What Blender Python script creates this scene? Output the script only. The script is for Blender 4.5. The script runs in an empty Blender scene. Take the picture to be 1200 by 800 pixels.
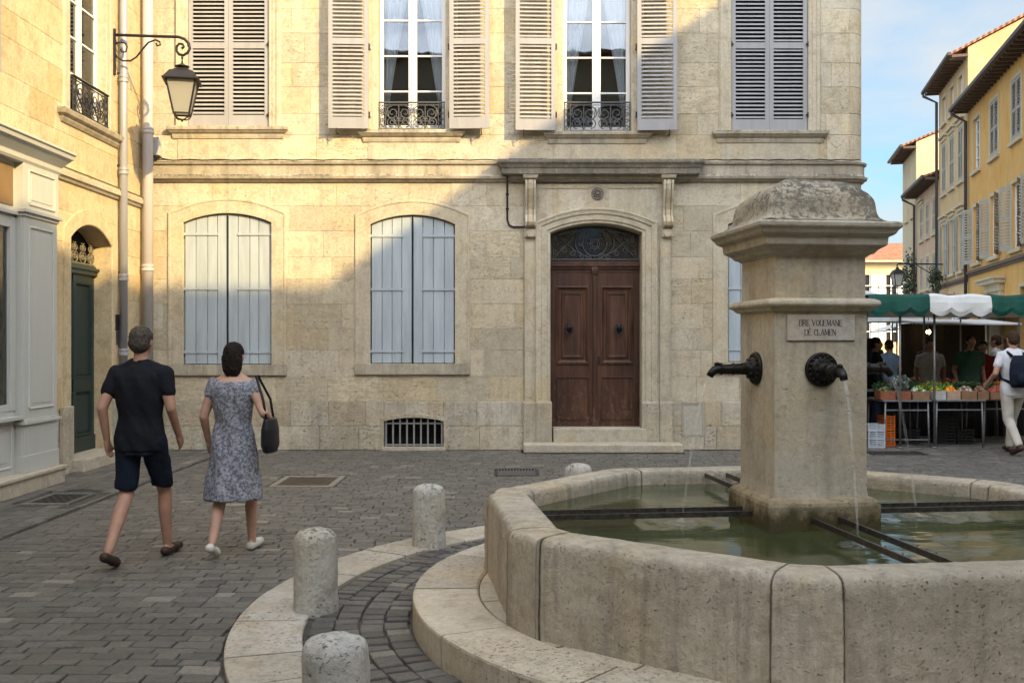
import bpy, bmesh, math, random
from mathutils import Vector, Matrix, noise
random.seed(7)
PI = math.pi
scene = bpy.context.scene
COL = scene.collection
F = 1167.0            # focal length of the photograph in pixels (1200 wide)
EYE = 1.65
YF = 15.16            # distance of the square's north facade

# ------------------------------------------------------------------ mesh builder
class MB:
    def __init__(s): s.v = []; s.f = []; s.m = []; s.cur = 0; s.tr = None
    def add(s, vs, fs):
        n = len(s.v)
        if s.tr: vs = [s.tr(*p) for p in vs]
        s.v += [tuple(p) for p in vs]
        for f in fs: s.f.append(tuple(n + i for i in f)); s.m.append(s.cur)
    def box(s, x0, x1, y0, y1, z0, z1):
        s.add([(x0,y0,z0),(x1,y0,z0),(x1,y1,z0),(x0,y1,z0),(x0,y0,z1),(x1,y0,z1),(x1,y1,z1),(x0,y1,z1)],
              [(0,3,2,1),(4,5,6,7),(0,1,5,4),(1,2,6,5),(2,3,7,6),(3,0,4,7)])
    def beam(s, a, b, w, h, up=(0,0,1)):
        a = Vector(a); b = Vector(b); d = (b-a).normalized(); u = Vector(up)
        r = d.cross(u)
        if r.length < 1e-4: r = d.cross(Vector((0,1,0)))
        r.normalize(); u = r.cross(d)
        r *= w/2; u *= h/2
        s.add([a-r-u, a+r-u, a+r+u, a-r+u, b-r-u, b+r-u, b+r+u, b-r+u],
              [(0,1,2,3),(7,6,5,4),(0,4,5,1),(1,5,6,2),(2,6,7,3),(3,7,4,0)])
    def loft(s, rings, cap=True, closed=True):
        n = len(rings[0]); vs = [p for r in rings for p in r]; fs = []
        for i in range(len(rings)-1):
            for j in range(n if closed else n-1):
                k = (j+1) % n
                fs.append((i*n+j, i*n+k, (i+1)*n+k, (i+1)*n+j))
        if cap and closed:
            fs.append(tuple(range(n-1,-1,-1))); fs.append(tuple((len(rings)-1)*n+j for j in range(n)))
        s.add(vs, fs)
    def stack(s, cx, cy, prof, cap=True):     # prof: (hx, hy, z) rectangles lofted upwards
        s.loft([[(cx-a,cy-b,z),(cx+a,cy-b,z),(cx+a,cy+b,z),(cx-a,cy+b,z)] for a,b,z in prof], cap)
    def ledge(s, x0, x1, yb, prof):           # moulding against a wall at y=yb, returned at both ends: (out, z)
        s.loft([[(x0-o,yb-o,z),(x1+o,yb-o,z),(x1+o,yb+.02,z),(x0-o,yb+.02,z)] for o,z in prof])
    def lathe(s, c, prof, n=24, ax=None):     # prof (r, z); ax: optional matrix
        M = ax or Matrix.Identity(3); c = Vector(c)
        s.loft([[c + M @ Vector((r*math.cos(2*PI*j/n), r*math.sin(2*PI*j/n), z)) for j in range(n)] for r,z in prof])
    def tube(s, pts, r, n=8, rr=None):
        pts = [Vector(p) for p in pts]; rings = []; up = None
        for i,p in enumerate(pts):
            d = (pts[min(i+1,len(pts)-1)] - pts[max(i-1,0)]).normalized()
            if up is None:
                up = d.cross(Vector((0,0,1)))
                if up.length < 1e-3: up = d.cross(Vector((0,1,0)))
            up = (up - d*up.dot(d)).normalized(); w = d.cross(up)
            q = rr[i] if rr else r
            rings.append([p + up*(q*math.cos(2*PI*j/n)) + w*(q*math.sin(2*PI*j/n)) for j in range(n)])
        s.loft(rings)
    def capsule(s, a, ra, b, rb, n=12):
        a = Vector(a); b = Vector(b); d = (b-a).normalized(); pts = []; rr = []
        for k in range(4):
            t = (k+.25)/4*PI/2; pts.append(a - d*ra*math.cos(t)); rr.append(ra*math.sin(t))
        pts += [a, b]; rr += [ra, rb]
        for k in range(4):
            t = (3-k+.25)/4*PI/2; pts.append(b + d*rb*math.cos(t)); rr.append(rb*math.sin(t))
        s.tube(pts, 0, n, rr)
    def ball(s, c, rx, ry=None, rz=None, n=16, m=10):
        ry = ry or rx; rz = rz or rx
        s.loft([[(c[0]+rx*math.sin(t)*math.cos(2*PI*j/n), c[1]+ry*math.sin(t)*math.sin(2*PI*j/n), c[2]-rz*math.cos(t)) for j in range(n)]
                for t in [PI*(i+.3)/(m-.4) for i in range(m)]])
    def oval(s, secs, n=24, fold=0, seed=0):  # elliptical sections (z, rx, ry, cx, cy)
        R = []
        for z,rx,ry,cx,cy in secs:
            ring = []
            for j in range(n):
                t = 2*PI*j/n; k = 1 + fold*(1-z)*math.sin(t*7+seed+z*2)
                ring.append((cx+rx*k*math.cos(t), cy+ry*k*math.sin(t), z))
            R.append(ring)
        s.loft(R)
    def prism(s, poly, y0, y1):               # polygon in XZ extruded along Y
        n = len(poly)
        s.add([(x,y0,z) for x,z in poly]+[(x,y1,z) for x,z in poly],
              [tuple(range(n)), tuple(range(2*n-1,n-1,-1))]+[(i,n+i,n+(i+1)%n,(i+1)%n) for i in range(n)])
    def casing(s, path, prof):                # path in XZ (open), profile (offset outward, y)
        n = len(path); nrm = []
        for i in range(n):
            d0 = Vector(path[i])-Vector(path[i-1]) if i>0 else Vector(path[1])-Vector(path[0])
            d1 = Vector(path[i+1])-Vector(path[i]) if i<n-1 else d0
            d0.normalize(); d1.normalize()
            a = Vector((-d0.y,d0.x)); b = Vector((-d1.y,d1.x)); m = (a+b).normalized()
            nrm.append(m/max(.3,m.dot(a)))
        rings = [[(path[i][0]+nrm[i].x*o, y, path[i][1]+nrm[i].y*o) for o,y in prof] for i in range(n)]
        s.loft(rings)
    def build(s, name, mat, parent=None, smooth=False, bevel=0, seg=2, local=False, remesh=0, sm_it=0):
        me = bpy.data.meshes.new(name); me.from_pydata(s.v, [], s.f)
        mats = mat if isinstance(mat, (list,tuple)) else [mat]
        for m in mats: me.materials.append(m)
        if len(mats) > 1:
            for p,i in zip(me.polygons, s.m): p.material_index = i
        bm = bmesh.new(); bm.from_mesh(me)
        if bevel:
            bmesh.ops.recalc_face_normals(bm, faces=bm.faces[:])
            es = [e for e in bm.edges if len(e.link_faces)==2 and e.calc_face_angle(0) > .6]
            bmesh.ops.bevel(bm, geom=es, offset=bevel, segments=seg, profile=.6, affect='EDGES', clamp_overlap=True)
        bmesh.ops.recalc_face_normals(bm, faces=bm.faces[:])
        bm.to_mesh(me); bm.free()
        if remesh:
            me2 = remeshed(me, remesh, sm_it); me = me2; me.name = name
            smooth = True
        if smooth:
            for p in me.polygons: p.use_smooth = True
        o = bpy.data.objects.new(name, me); COL.objects.link(o)
        if parent is not None:
            o.parent = parent
            if not local: o.matrix_parent_inverse = world(parent).inverted()
        return o

def remeshed(me, size, it):
    t = bpy.data.objects.new('tmp', me); COL.objects.link(t)
    m = t.modifiers.new('r','REMESH'); m.mode='VOXEL'; m.voxel_size=size; m.use_smooth_shade=True
    if it:
        q = t.modifiers.new('s','SMOOTH'); q.iterations = it; q.factor=.5
    dg = bpy.context.evaluated_depsgraph_get(); dg.update()
    r = bpy.data.meshes.new_from_object(t.evaluated_get(dg))
    bpy.data.objects.remove(t)
    if not r.materials:
        for mm in me.materials: r.materials.append(mm)
    return r

def world(o):
    M = Matrix.LocRotScale(o.location, o.rotation_euler, o.scale)
    return world(o.parent) @ o.matrix_parent_inverse @ M if o.parent else M

def tag(o, label=None, cat=None, group=None, kind=None):
    if label: o['label'] = label
    if cat: o['category'] = cat
    if group: o['group'] = group
    if kind: o['kind'] = kind
    return o
def thing(name, label, cat, loc=(0,0,0), rz=0, group=None):
    o = bpy.data.objects.new(name, None); COL.objects.link(o); o.empty_display_size=.2
    o.location = loc; o.rotation_euler = (0,0,rz)
    return tag(o, label, cat, group)
def struct(name, mb, mat, **k): return tag(mb.build(name, mat, **k), kind='structure')
def dup(root, loc, rz=0, label=None, group=None, scale=None):
    r = root.copy(); COL.objects.link(r); r.location = loc; r.rotation_euler = (0,0,rz)
    if scale: r.scale = scale
    if label: r['label'] = label
    if group: r['group'] = group
    for ch in list(root.children):
        c = ch.copy(); COL.objects.link(c); c.parent = r
        for g in list(ch.children):
            d = g.copy(); COL.objects.link(d); d.parent = c
    return r
def arc(x0, x1, zs, zc, n=14):                # segmental arch points from (x0,zs) over crown zc to (x1,zs)
    w = (x1-x0)/2; h = zc-zs; R = (w*w+h*h)/(2*h); cx = (x0+x1)/2; cz = zc-R; a = math.asin(w/R)
    return [(cx+R*math.sin(-a+2*a*i/n), cz+R*math.cos(-a+2*a*i/n)) for i in range(n+1)]
def spiral(cx, cz, r0, r1, a0, turns, n=22):
    return [(cx+(r0+(r1-r0)*i/n)*math.cos(a0+turns*2*PI*i/n), cz+(r0+(r1-r0)*i/n)*math.sin(a0+turns*2*PI*i/n)) for i in range(n+1)]

# ------------------------------------------------------------------ node helper
class G:
    def __init__(s, name):
        s.mat = bpy.data.materials.new(name); s.mat.use_nodes = True; s.nt = s.mat.node_tree
        s.b = s.nt.nodes['Principled BSDF']; s.out = s.nt.nodes['Material Output']
        s.geo = s.nt.nodes.new('ShaderNodeNewGeometry'); s.pos = s.geo.outputs['Position']
        s.rnd = s.geo.outputs['Random Per Island']
        s.oi = s.nt.nodes.new('ShaderNodeObjectInfo')
    def n(s, t, **k):
        x = s.nt.nodes.new(t)
        for a,b in k.items(): setattr(x, a, b)
        return x
    def put(s, sock, v):
        if hasattr(v, 'is_output') or isinstance(v, bpy.types.NodeSocket): s.nt.links.new(v, sock)
        elif isinstance(v, tuple) and len(v)==3 and sock.type=='RGBA': sock.default_value = (*v,1)
        else: sock.default_value = v
    def noise(s, scale=5, detail=6, rough=.6, stretch=None, vec=None, dist=0, off=None):
        v = vec or s.pos
        if stretch or off:
            mp = s.n('ShaderNodeMapping'); s.put(mp.inputs['Vector'], v)
            if stretch: mp.inputs['Scale'].default_value = stretch
            if off: mp.inputs['Location'].default_value = off
            v = mp.outputs[0]
        x = s.n('ShaderNodeTexNoise'); s.put(x.inputs['Vector'], v)
        x.inputs['Scale'].default_value=scale; x.inputs['Detail'].default_value=detail
        x.inputs['Roughness'].default_value=rough; x.inputs['Distortion'].default_value=dist
        return x.outputs['Fac']
    def voro(s, scale=5, feature='F1', stretch=None):
        v = s.pos
        if stretch:
            mp = s.n('ShaderNodeMapping'); s.put(mp.inputs['Vector'], v); mp.inputs['Scale'].default_value=stretch; v=mp.outputs[0]
        x = s.n('ShaderNodeTexVoronoi', feature=feature); s.put(x.inputs['Vector'], v); x.inputs['Scale'].default_value=scale
        return x.outputs['Distance']
    def rng(s, v, a, b, c=0., d=1.):
        x = s.n('ShaderNodeMapRange'); x.clamp=True
        for i,q in enumerate((v,a,b,c,d)): s.put(x.inputs[i], q)
        return x.outputs[0]
    def ramp(s, v, stops):
        x = s.n('ShaderNodeValToRGB'); s.put(x.inputs[0], v); e = x.color_ramp.elements
        while len(e) < len(stops): e.new(.5)
        for q,(p,c) in zip(e, stops): q.position=p; q.color=(*c,1)
        return x.outputs[0]
    def mix(s, f, a, b, mode='MIX'):
        x = s.n('ShaderNodeMix', data_type='RGBA', blend_type=mode); x.clamp_result=False
        s.put(x.inputs[0], f); s.put(x.inputs[6], a); s.put(x.inputs[7], b); return x.outputs[2]
    def math(s, op, a, b=0.):
        x = s.n('ShaderNodeMath', operation=op); s.put(x.inputs[0], a); s.put(x.inputs[1], b); return x.outputs[0]
    def z(s):
        x = s.n('ShaderNodeSeparateXYZ'); s.put(x.inputs[0], s.pos); return x.outputs
    def bump(s, h, strength=.4, dist=.01):
        x = s.n('ShaderNodeBump'); x.inputs['Strength'].default_value=strength; x.inputs['Distance'].default_value=dist
        s.put(x.inputs['Height'], h)
        s.put(s.b.inputs['Normal'], x.outputs[0])
    def fin(s, color, rough=.8, metal=0., spec=.3):
        s.put(s.b.inputs['Base Color'], color); s.put(s.b.inputs['Roughness'], rough)
        s.b.inputs['Metallic'].default_value=metal; s.b.inputs['Specular IOR Level'].default_value=spec
        return s.mat
def mul(c, k): return tuple(x*k for x in c)

def stone(name, base, var=.16, pit=.5, stain=.35, dirt=.25, lichen=0, island=True, damp=0, fine=26, bump=.5, ps=24, sq=2.1, blockpit=0, pa=.31, pb=.39, lg=.12):
    g = G(name)
    c = base
    if island:
        c = g.mix(g.rnd, mul(base,1-var), tuple(x*y for x,y in zip(base,(1+var*.8,1+var*.72,1+var*.5))))
        q = g.math('FRACT', g.math('MULTIPLY', g.rnd, 7.31))
        c = g.mix(g.math('MULTIPLY', g.math('GREATER_THAN', q, .80), .55), c, (base[0]*.90, base[1]*.78, base[2]*.60))
        q2 = g.math('FRACT', g.math('MULTIPLY', g.rnd, 3.77))
        c = g.mix(g.math('MULTIPLY', g.math('GREATER_THAN', q2, .72), .5), c, (base[0]*1.12, base[1]*1.16, base[2]*1.26))
    mid = g.noise(5.5, 7, .7, off=(1,9,4))
    c = g.mix(g.rng(mid,.36,.50,.6,0), c, (base[0]*.66,base[1]*.62,base[2]*.56))
    c = g.mix(g.rng(mid,.54,.70,0,.35), c, (base[0]*1.16,base[1]*1.18,base[2]*1.2))
    lo = g.noise(.55, 5, .65)
    c = g.mix(g.rng(lo,.42,.68,0,stain), c, (base[0]*.60, base[1]*.585, base[2]*.57))
    warm = g.noise(1.3, 4, .6, off=(5,3,9))
    c = g.mix(g.rng(warm,.52,.72,0,.5), c, (base[0]*1.0, base[1]*.86, base[2]*.62))
    st = g.noise(5, 5, .65, stretch=(2.2,2.2,.20))
    c = g.mix(g.rng(st,.48,.68,0,dirt), c, mul(base,.5))
    fi = g.noise(fine, 8, .72)
    c = g.mix(g.rng(fi,.3,.7,.0,1.), g.mix(1., c, (.80,.79,.78), 'MULTIPLY'), g.mix(1., c, (1.12,1.12,1.12), 'MULTIPLY'))
    # pitting: small dark elongated holes gathered in patches and beds
    pm = g.rng(g.noise(1.1, 4, .6, stretch=(1,1,3.2), off=(2,7,1)), .42, .58)
    if blockpit:
        q3 = g.math('FRACT', g.math('MULTIPLY', g.rnd, 5.13)); bp_ = g.rng(q3, .72, .85)
        pm = g.math('MAXIMUM', g.math('MULTIPLY', pm, .8), g.math('MULTIPLY', bp_, g.rng(g.noise(2.2,4,.6,off=(7,7,7)),.38,.5)))
        er = g.rng(g.noise(9,5,.7,stretch=(.5,.5,2.6)),.46,.60); c = g.mix(g.math('MULTIPLY', g.math('MULTIPLY', bp_, er), .55), c, (base[0]*.62,base[1]*.58,base[2]*.48))
    p = g.rng(g.noise(ps, 4, .6, stretch=(1,1,sq)), pa, pb, 1., 0.)
    pits = g.math('MULTIPLY', p, pm)
    p2 = g.rng(g.noise(70, 2, .5), .24,.31,1.,0.)
    pits = g.math('MAXIMUM', pits, g.math('MULTIPLY', p2, .6))
    c = g.mix(g.math('MULTIPLY', pits, pit), c, mul(base,.25))
    if lichen:
        l = g.rng(g.math('ADD', g.noise(26,9,.8), g.math('MULTIPLY', g.noise(1.6,3,.5,off=(3,3,3)), .5)), .76-.08*lichen, .86-.08*lichen)
        N = g.n('ShaderNodeSeparateXYZ'); g.put(N.inputs[0], g.geo.outputs['Normal'])
        up = g.rng(N.outputs[2], -.1, .6, lg, 1.)
        l = g.math('MULTIPLY', l, up)
        c = g.mix(g.math('MULTIPLY', l, .85), c, (.055,.052,.042))
        l2 = g.rng(g.noise(14,6,.7,off=(8,1,4)), .58,.66)
        c = g.mix(g.math('MULTIPLY', l2, .35*lichen), c, (.42,.41,.34))
    if damp:                                   # green-brown algae near the waterline
        zz = g.z()[2]
        a = g.math('ADD', g.rng(zz, .55, .80, 1., 0.), g.math('MULTIPLY', g.math('SUBTRACT', g.noise(6,6,.7), .5), 1.6))
        c = g.mix(g.math('MULTIPLY', g.rng(a,.35,.8), damp), c, (.075,.062,.028))
    g.bump(g.math('SUBTRACT', g.math('ADD', fi, g.math('MULTIPLY', g.noise(5,4,.6), .6)), g.math('MULTIPLY', pits, 1.6)), bump, .012)
    return g.fin(c, .88, 0, .2)

def paint(name, base, rough=.5, wear=.25, wearcol=None, grime=.25, streak=True, bump=.12, metal=0, spec=.35, grain=(1,1,.12)):
    g = G(name)
    c = g.mix(g.rng(g.noise(9,6,.65,stretch=grain if streak else None),.35,.68,0,grime), base, mul(base,.62))
    c = g.mix(g.math('MULTIPLY', g.rnd, .12), c, mul(base,.7))
    if wear:
        w = g.rng(g.noise(16,8,.75,stretch=(1,1,.35) if streak else None, off=(1,2,3)), .64,.70)
        c = g.mix(g.math('MULTIPLY', w, wear), c, wearcol or mul(base,.4))
    g.bump(g.noise(60,5,.7,stretch=grain if streak else None), bump, .004)
    return g.fin(c, rough, metal, spec)
def plain(name, base, rough=.7, metal=0., var=.2, scale=12, spec=.3, bump=.15):
    g = G(name)
    n = g.noise(scale,5,.6)
    c = g.mix(g.rng(n,.3,.7), mul(base,1-var), mul(base,1+var*.6))
    g.bump(n, bump, .004)
    return g.fin(c, rough, metal, spec)

M = {}
LIME = (.585,.52,.39)
M['wall'] = stone('limestone_wall', LIME, var=.18, pit=.8, blockpit=1, ps=34, stain=.45, bump=.7)
M['base'] = stone('limestone_base', (.54,.49,.385), var=.16, pit=.9, stain=.6, dirt=.45, blockpit=1, ps=34, bump=1.0)
M['trim'] = stone('limestone_trim', (.55,.49,.37), var=.05, pit=.25, stain=.3)
M['sill'] = stone('limestone_sill', (.53,.475,.37), var=.04, pit=.3, dirt=.7, lichen=.6, lg=.3)
M['ledge'] = stone('limestone_ledge', (.42,.385,.315), var=.04, pit=.5, lichen=1.7, dirt=.7, lg=.55)
M['step'] = stone('door_step_stone', (.52,.47,.37), var=.06, pit=.2, dirt=.1)
M['lwall'] = stone('left_house_stone', (.57,.47,.30), var=.09, pit=.3, stain=.28, dirt=.2)
M['basin'] = stone('basin_stone', (.56,.50,.395), var=.10, pit=.4, stain=.8, dirt=.7, fine=22, bump=1.2, ps=46, sq=2.0, pa=.28, pb=.35)
M['disc'] = stone('platform_stone', (.54,.475,.37), var=.2, ps=52, sq=1.2, pit=.7, pa=.36, pb=.43, dirt=.2, stain=.55)
M['kerb'] = stone('kerb_stone', (.50,.45,.365), var=.22, ps=40, sq=1.2, pit=.85, pa=.35, pb=.42, dirt=.2, stain=.6)
M['pillar'] = stone('pillar_stone', (.56,.505,.40), var=.04, pit=.3, stain=.5, dirt=.45, damp=.75)
M['plinthst'] = stone('pillar_foot_stone', (.36,.30,.20), var=.04, pit=.5, dirt=.4, damp=1.0)
M['dome'] = stone('dome_stone', (.50,.47,.40), var=.04, pit=.5, lichen=.95, lg=.6)
M['cap'] = stone('cap_stone', (.46,.41,.32), var=.04, pit=.4, lichen=.5)
M['bollard'] = stone('bollard_stone', (.54,.52,.46), var=.03, ps=34, sq=1.6, pit=.8, pa=.31, pb=.38, dirt=.3, lichen=.35, fine=34, bump=.9, island=False)
M['plaque'] = stone('plaque_stone', (.52,.48,.42), var=.0, pit=.1, dirt=.1, island=False, bump=.2)
M['blue'] = paint('blue_grey_paint', (.43,.49,.525), .6, .6, (.25,.26,.26), .6)
M['louvre'] = paint('pale_grey_paint', (.355,.35,.35), .6, .5, (.20,.19,.19), .45)
M['white'] = paint('white_paint', (.74,.73,.70), .4, .1, None, .1)
M['shop'] = paint('cream_shop_paint', (.49,.495,.455), .5, .25, (.33,.31,.25), .18)
M['green'] = paint('dark_green_paint', (.010,.028,.027), .35, .2, (.05,.07,.06), .2)
M['iron'] = plain('wrought_iron', (.028,.026,.028), .55, .3)
M['ironl'] = plain('grey_ironwork', (.11,.11,.115), .6, .3)
M['bronze'] = plain('dark_bronze', (.030,.028,.025), .42, .7, .4)
M['bar'] = plain('weathered_bar', (.11,.10,.092), .38, .7, .5, 30)
M['zinc'] = paint('zinc_pipe', (.36,.36,.385), .45, .4, (.24,.22,.22), .4, metal=.2)
M['zincl'] = paint('cast_iron_pipe', (.46,.43,.42), .5, .5, (.25,.22,.2), .3)
M['brass'] = plain('brass', (.45,.27,.08), .35, .9)
M['black'] = plain('black_rubber', (.012,.012,.013), .5)
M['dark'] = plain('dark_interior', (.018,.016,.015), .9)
M['room'] = plain('room_plaster', (.10,.085,.07), .9)
M['mortar'] = plain('lime_mortar', (.56,.51,.42), .95, var=.3)
M['soil'] = plain('joint_sand', (.090,.081,.067), .95, var=.4)

def wood():
    g = G('walnut_door_wood')
    gr = g.noise(14,8,.7,stretch=(1,1,.09)); lo = g.noise(2.2,4,.6,stretch=(1,1,.5))
    c = g.ramp(gr, [(.3,(.026,.011,.007)),(.55,(.080,.034,.018)),(.75,(.135,.060,.031))])
    c = g.mix(g.rng(lo,.45,.7,0,.7), c, (.035,.015,.010))
    z = g.z()[2]
    wr = g.math('MULTIPLY', g.rng(g.noise(20,8,.8,stretch=(1,1,.5)),.55,.64), g.rng(z,.3,1.25,1,.04))
    c = g.mix(wr, c, (.23,.15,.095))
    g.bump(gr, .25, .004)
    return g.fin(c, g.rng(gr,.3,.7,.38,.6), 0, .4)
M['wood'] = wood()
def setts(name, a, b, light, lp=.97):
    g = G(name)
    c = g.mix(g.rnd, a, b)
    q = g.math('FRACT', g.math('MULTIPLY', g.rnd, 13.7))
    c = g.mix(g.math('MULTIPLY', g.math('GREATER_THAN', q, lp), .8), c, light)
    n = g.noise(38,8,.75); lo = g.noise(.7,5,.6)
    c = g.mix(g.rng(n,.3,.7,0,1.), g.mix(1.,c,(.55,.55,.55),'MULTIPLY'), g.mix(1.,c,(1.45,1.45,1.45),'MULTIPLY'))
    c = g.mix(g.rng(lo,.4,.7,0,.5), c, (.12,.105,.08))
    g.bump(g.math('ADD', n, g.math('MULTIPLY', g.noise(11,4,.6), .8)), .85, .012)
    return g.fin(c, g.rng(g.noise(6,4,.6),.3,.7,.36,.65), 0, .45)
M['sett'] = setts('paving_setts', (.088,.084,.075), (.155,.144,.123), (.28,.255,.21), .97)
M['cobble'] = setts('cobbles', (.062,.060,.056), (.135,.127,.112), (.22,.20,.16), .98)
def glass(name, tint=(.9,.93,.95), refl=1.0):
    g = G(name); nt = g.nt
    t = g.n('ShaderNodeBsdfTransparent'); t.inputs[0].default_value=(*tint,1)
    gl = g.n('ShaderNodeBsdfGlossy'); gl.inputs['Roughness'].default_value=.02; gl.inputs[0].default_value=(.95,.97,1,1)
    fr = g.n('ShaderNodeFresnel'); fr.inputs[0].default_value=1.6
    f = g.rng(fr.outputs[0], 0., 1., .10*refl, 1.)
    bp = g.n('ShaderNodeBump'); bp.inputs['Strength'].default_value=.06; bp.inputs['Distance'].default_value=.02; g.put(bp.inputs['Height'], g.noise(2.5,2,.5))
    nt.links.new(bp.outputs[0], gl.inputs['Normal'])
    mx = g.n('ShaderNodeMixShader'); nt.links.new(f, mx.inputs[0]); nt.links.new(t.outputs[0], mx.inputs[1]); nt.links.new(gl.outputs[0], mx.inputs[2])
    nt.links.new(mx.outputs[0], g.out.inputs[0]); return g.mat
M['glass'] = glass('window_glass', (.85,.88,.9), .33)
M['lglass'] = None
g = G('frosted_lantern_glass'); M['lglass'] = g.fin((.42,.41,.35), .25, 0, .5); g.b.inputs['Transmission Weight'].default_value=.35
def curtain():
    g = G('white_voile'); g.b.inputs['Subsurface Weight'].default_value=0
    g.put(g.b.inputs['Alpha'], .93); return g.fin((.88,.88,.88), .9)
M['curtain'] = curtain()
# ------------------------------------------------------------------ walls of squared stone
def fx(px): return (px-600)/F*YF
def fz(py): return EYE+(400-py)/F*YF
def subtract(rects, o):
    out = []
    for (a,b,c,d) in rects:
        x0,x1,z0,z1 = o
        if x0>=b or x1<=a or z0>=d or z1<=c: out.append((a,b,c,d)); continue
        if x0>a: out.append((a,x0,c,d))
        if x1<b: out.append((x1,b,c,d))
        m0=max(a,x0); m1=min(b,x1)
        if z0>c: out.append((m0,m1,c,z0))
        if z1<d: out.append((m0,m1,z1,d))
    return out
def ashlar(mb, u0, u1, courses, openings, rnd, lmin=.5, lmax=1.15, gap=.0014, ch=.0035, proj=0):
    # blocks stand in (u, d, z), d negative outward; mb.tr maps them to the world
    for (z0,z1) in courses:
        u = u0 - rnd.random()*.5
        while u < u1:
            w = lmin+rnd.random()*(lmax-lmin)
            a = max(u,u0); b = min(u+w,u1); u += w
            if b-a < .04: continue
            rs = [(a,b,z0,z1)]
            for o in openings: rs = subtract(rs, o)
            for (p,q,r,t) in rs:
                if q-p < .012 or t-r < .012: continue
                p+=gap; q-=gap; r+=gap; t-=gap
                d = -proj - rnd.random()*.0025; c = min(ch,(q-p)/3,(t-r)/3)
                mb.add([(p,.02,r),(q,.02,r),(q,.02,t),(p,.02,t),(p,d+c*.7,r),(q,d+c*.7,r),(q,d+c*.7,t),(p,d+c*.7,t),
                        (p+c,d,r+c),(q-c,d,r+c),(q-c,d,t-c),(p+c,d,t-c)],
                       [(0,1,5,4),(1,2,6,5),(2,3,7,6),(3,0,4,7),(4,5,9,8),(5,6,10,9),(6,7,11,10),(7,4,8,11),(8,9,10,11)])
def courses(z0, z1, h, rnd, jit=.12):
    n = max(1, round((z1-z0)/h)); e = [z0]
    for i in range(1,n): e.append(z0+(z1-z0)*i/n+(rnd.random()-.5)*h*jit*2)
    e.append(z1); return list(zip(e[:-1], e[1:]))
def backing(mb, u0, u1, z0, z1, openings, d0=.012, depth=.35, reveal=True):
    # solid wall behind the blocks with real openings
    us = sorted({u0,u1,*[min(max(v,u0),u1) for o in openings for v in o[:2]]}); zs = sorted({z0,z1,*[min(max(v,z0),z1) for o in openings for v in o[2:]]})
    for i in range(len(us)-1):
        for j in range(len(zs)-1):
            cu=(us[i]+us[i+1])/2; cz=(zs[j]+zs[j+1])/2
            if any(o[0]<cu<o[1] and o[2]<cz<o[3] for o in openings): continue
            mb.add([(us[i],d0,zs[j]),(us[i+1],d0,zs[j]),(us[i+1],d0,zs[j+1]),(us[i],d0,zs[j+1])],[(0,1,2,3)])
    for (a,b,c,d) in (openings if reveal else []):
        mb.add([(a,d0,c),(b,d0,c),(b,d0,d),(a,d0,d),(a,depth,c),(b,depth,c),(b,depth,d),(a,depth,d)],
               [(0,4,5,1),(1,5,6,2),(2,6,7,3),(3,7,4,0)])

rf = random.Random(11)
H = thing('stone_house', 'large pale limestone house with brown arched double door and grey shutters', 'house', (0,YF+.5,0))
SC0, SC1 = fz(214), fz(190)        # string course
TOP = 9.4
# openings (rectangles cut in the wall)
ARCH = [(215,318,250,261,427), (434,533,252,263,426), (853,955,252,263,424)]
ground_open = [(fx(a),fx(b),fz(e),fz(c)) for a,b,c,d,e in ARCH]
door_o = (fx(645),fx(752),0,fz(262))
vent_o = (fx(450),fx(520),fz(525),fz(489))
FW = [(220,315,148),(443,522,152),(660,740,154),(857,947,153)]
WTOP = 7.62
upper_open = [(fx(a),fx(b),fz(c),WTOP) for a,b,c in FW]
skip_low = ground_open+[(fx(614),fx(786),0,SC0), vent_o, (fx(799),fx(825),fz(511),fz(472))]
XL, XR, RC = -5.57, 5.14, .25
PB = fz(470)
CB = courses(0.0, PB, .39, rf); CM = courses(PB, SC0, .37, rf); CU = courses(SC1, TOP, .385, rf)
w = MB(); w.tr = lambda u,d,z:(u,YF+d,z)
ashlar(w, XL, XR, CM, skip_low, rf)
ashlar(w, XL, XR, CU, [(o[0]-.0,o[1]+.0,o[2],o[3]) for o in upper_open], rf, .55, 1.2)
w.build('wall', M['wall'], H)
for (ua,ub) in ((XL,fx(614)),(fx(786),XR)):
    w = MB(); w.tr = lambda u,d,z:(u,YF+d,z)
    ashlar(w, ua, ub, CB, skip_low, rf, .5, 1.3, proj=.028, ch=.009)
    w.build('base_course', M['base'], H)
w = MB(); w.tr = lambda u,d,z:(u,YF+d,z)
vo = [(fx(450),fx(520),fz(525),fz(489))]
backing(w, XL, XR+.01, 0, TOP, ground_open+[door_o]+vo+upper_open, reveal=False)
# return side of the house along the street and the back
w.tr=None
w.box(XL, XL+.05, YF+.4, YF+9, 0, TOP)
w.box(XL, XR+RC-.015, YF+8.9, YF+9, 0, TOP)
w.box(XL+.3, XR, YF+.36, YF+.40, SC0, SC0+.1)
w.build('backing', M['mortar'], H)
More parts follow.
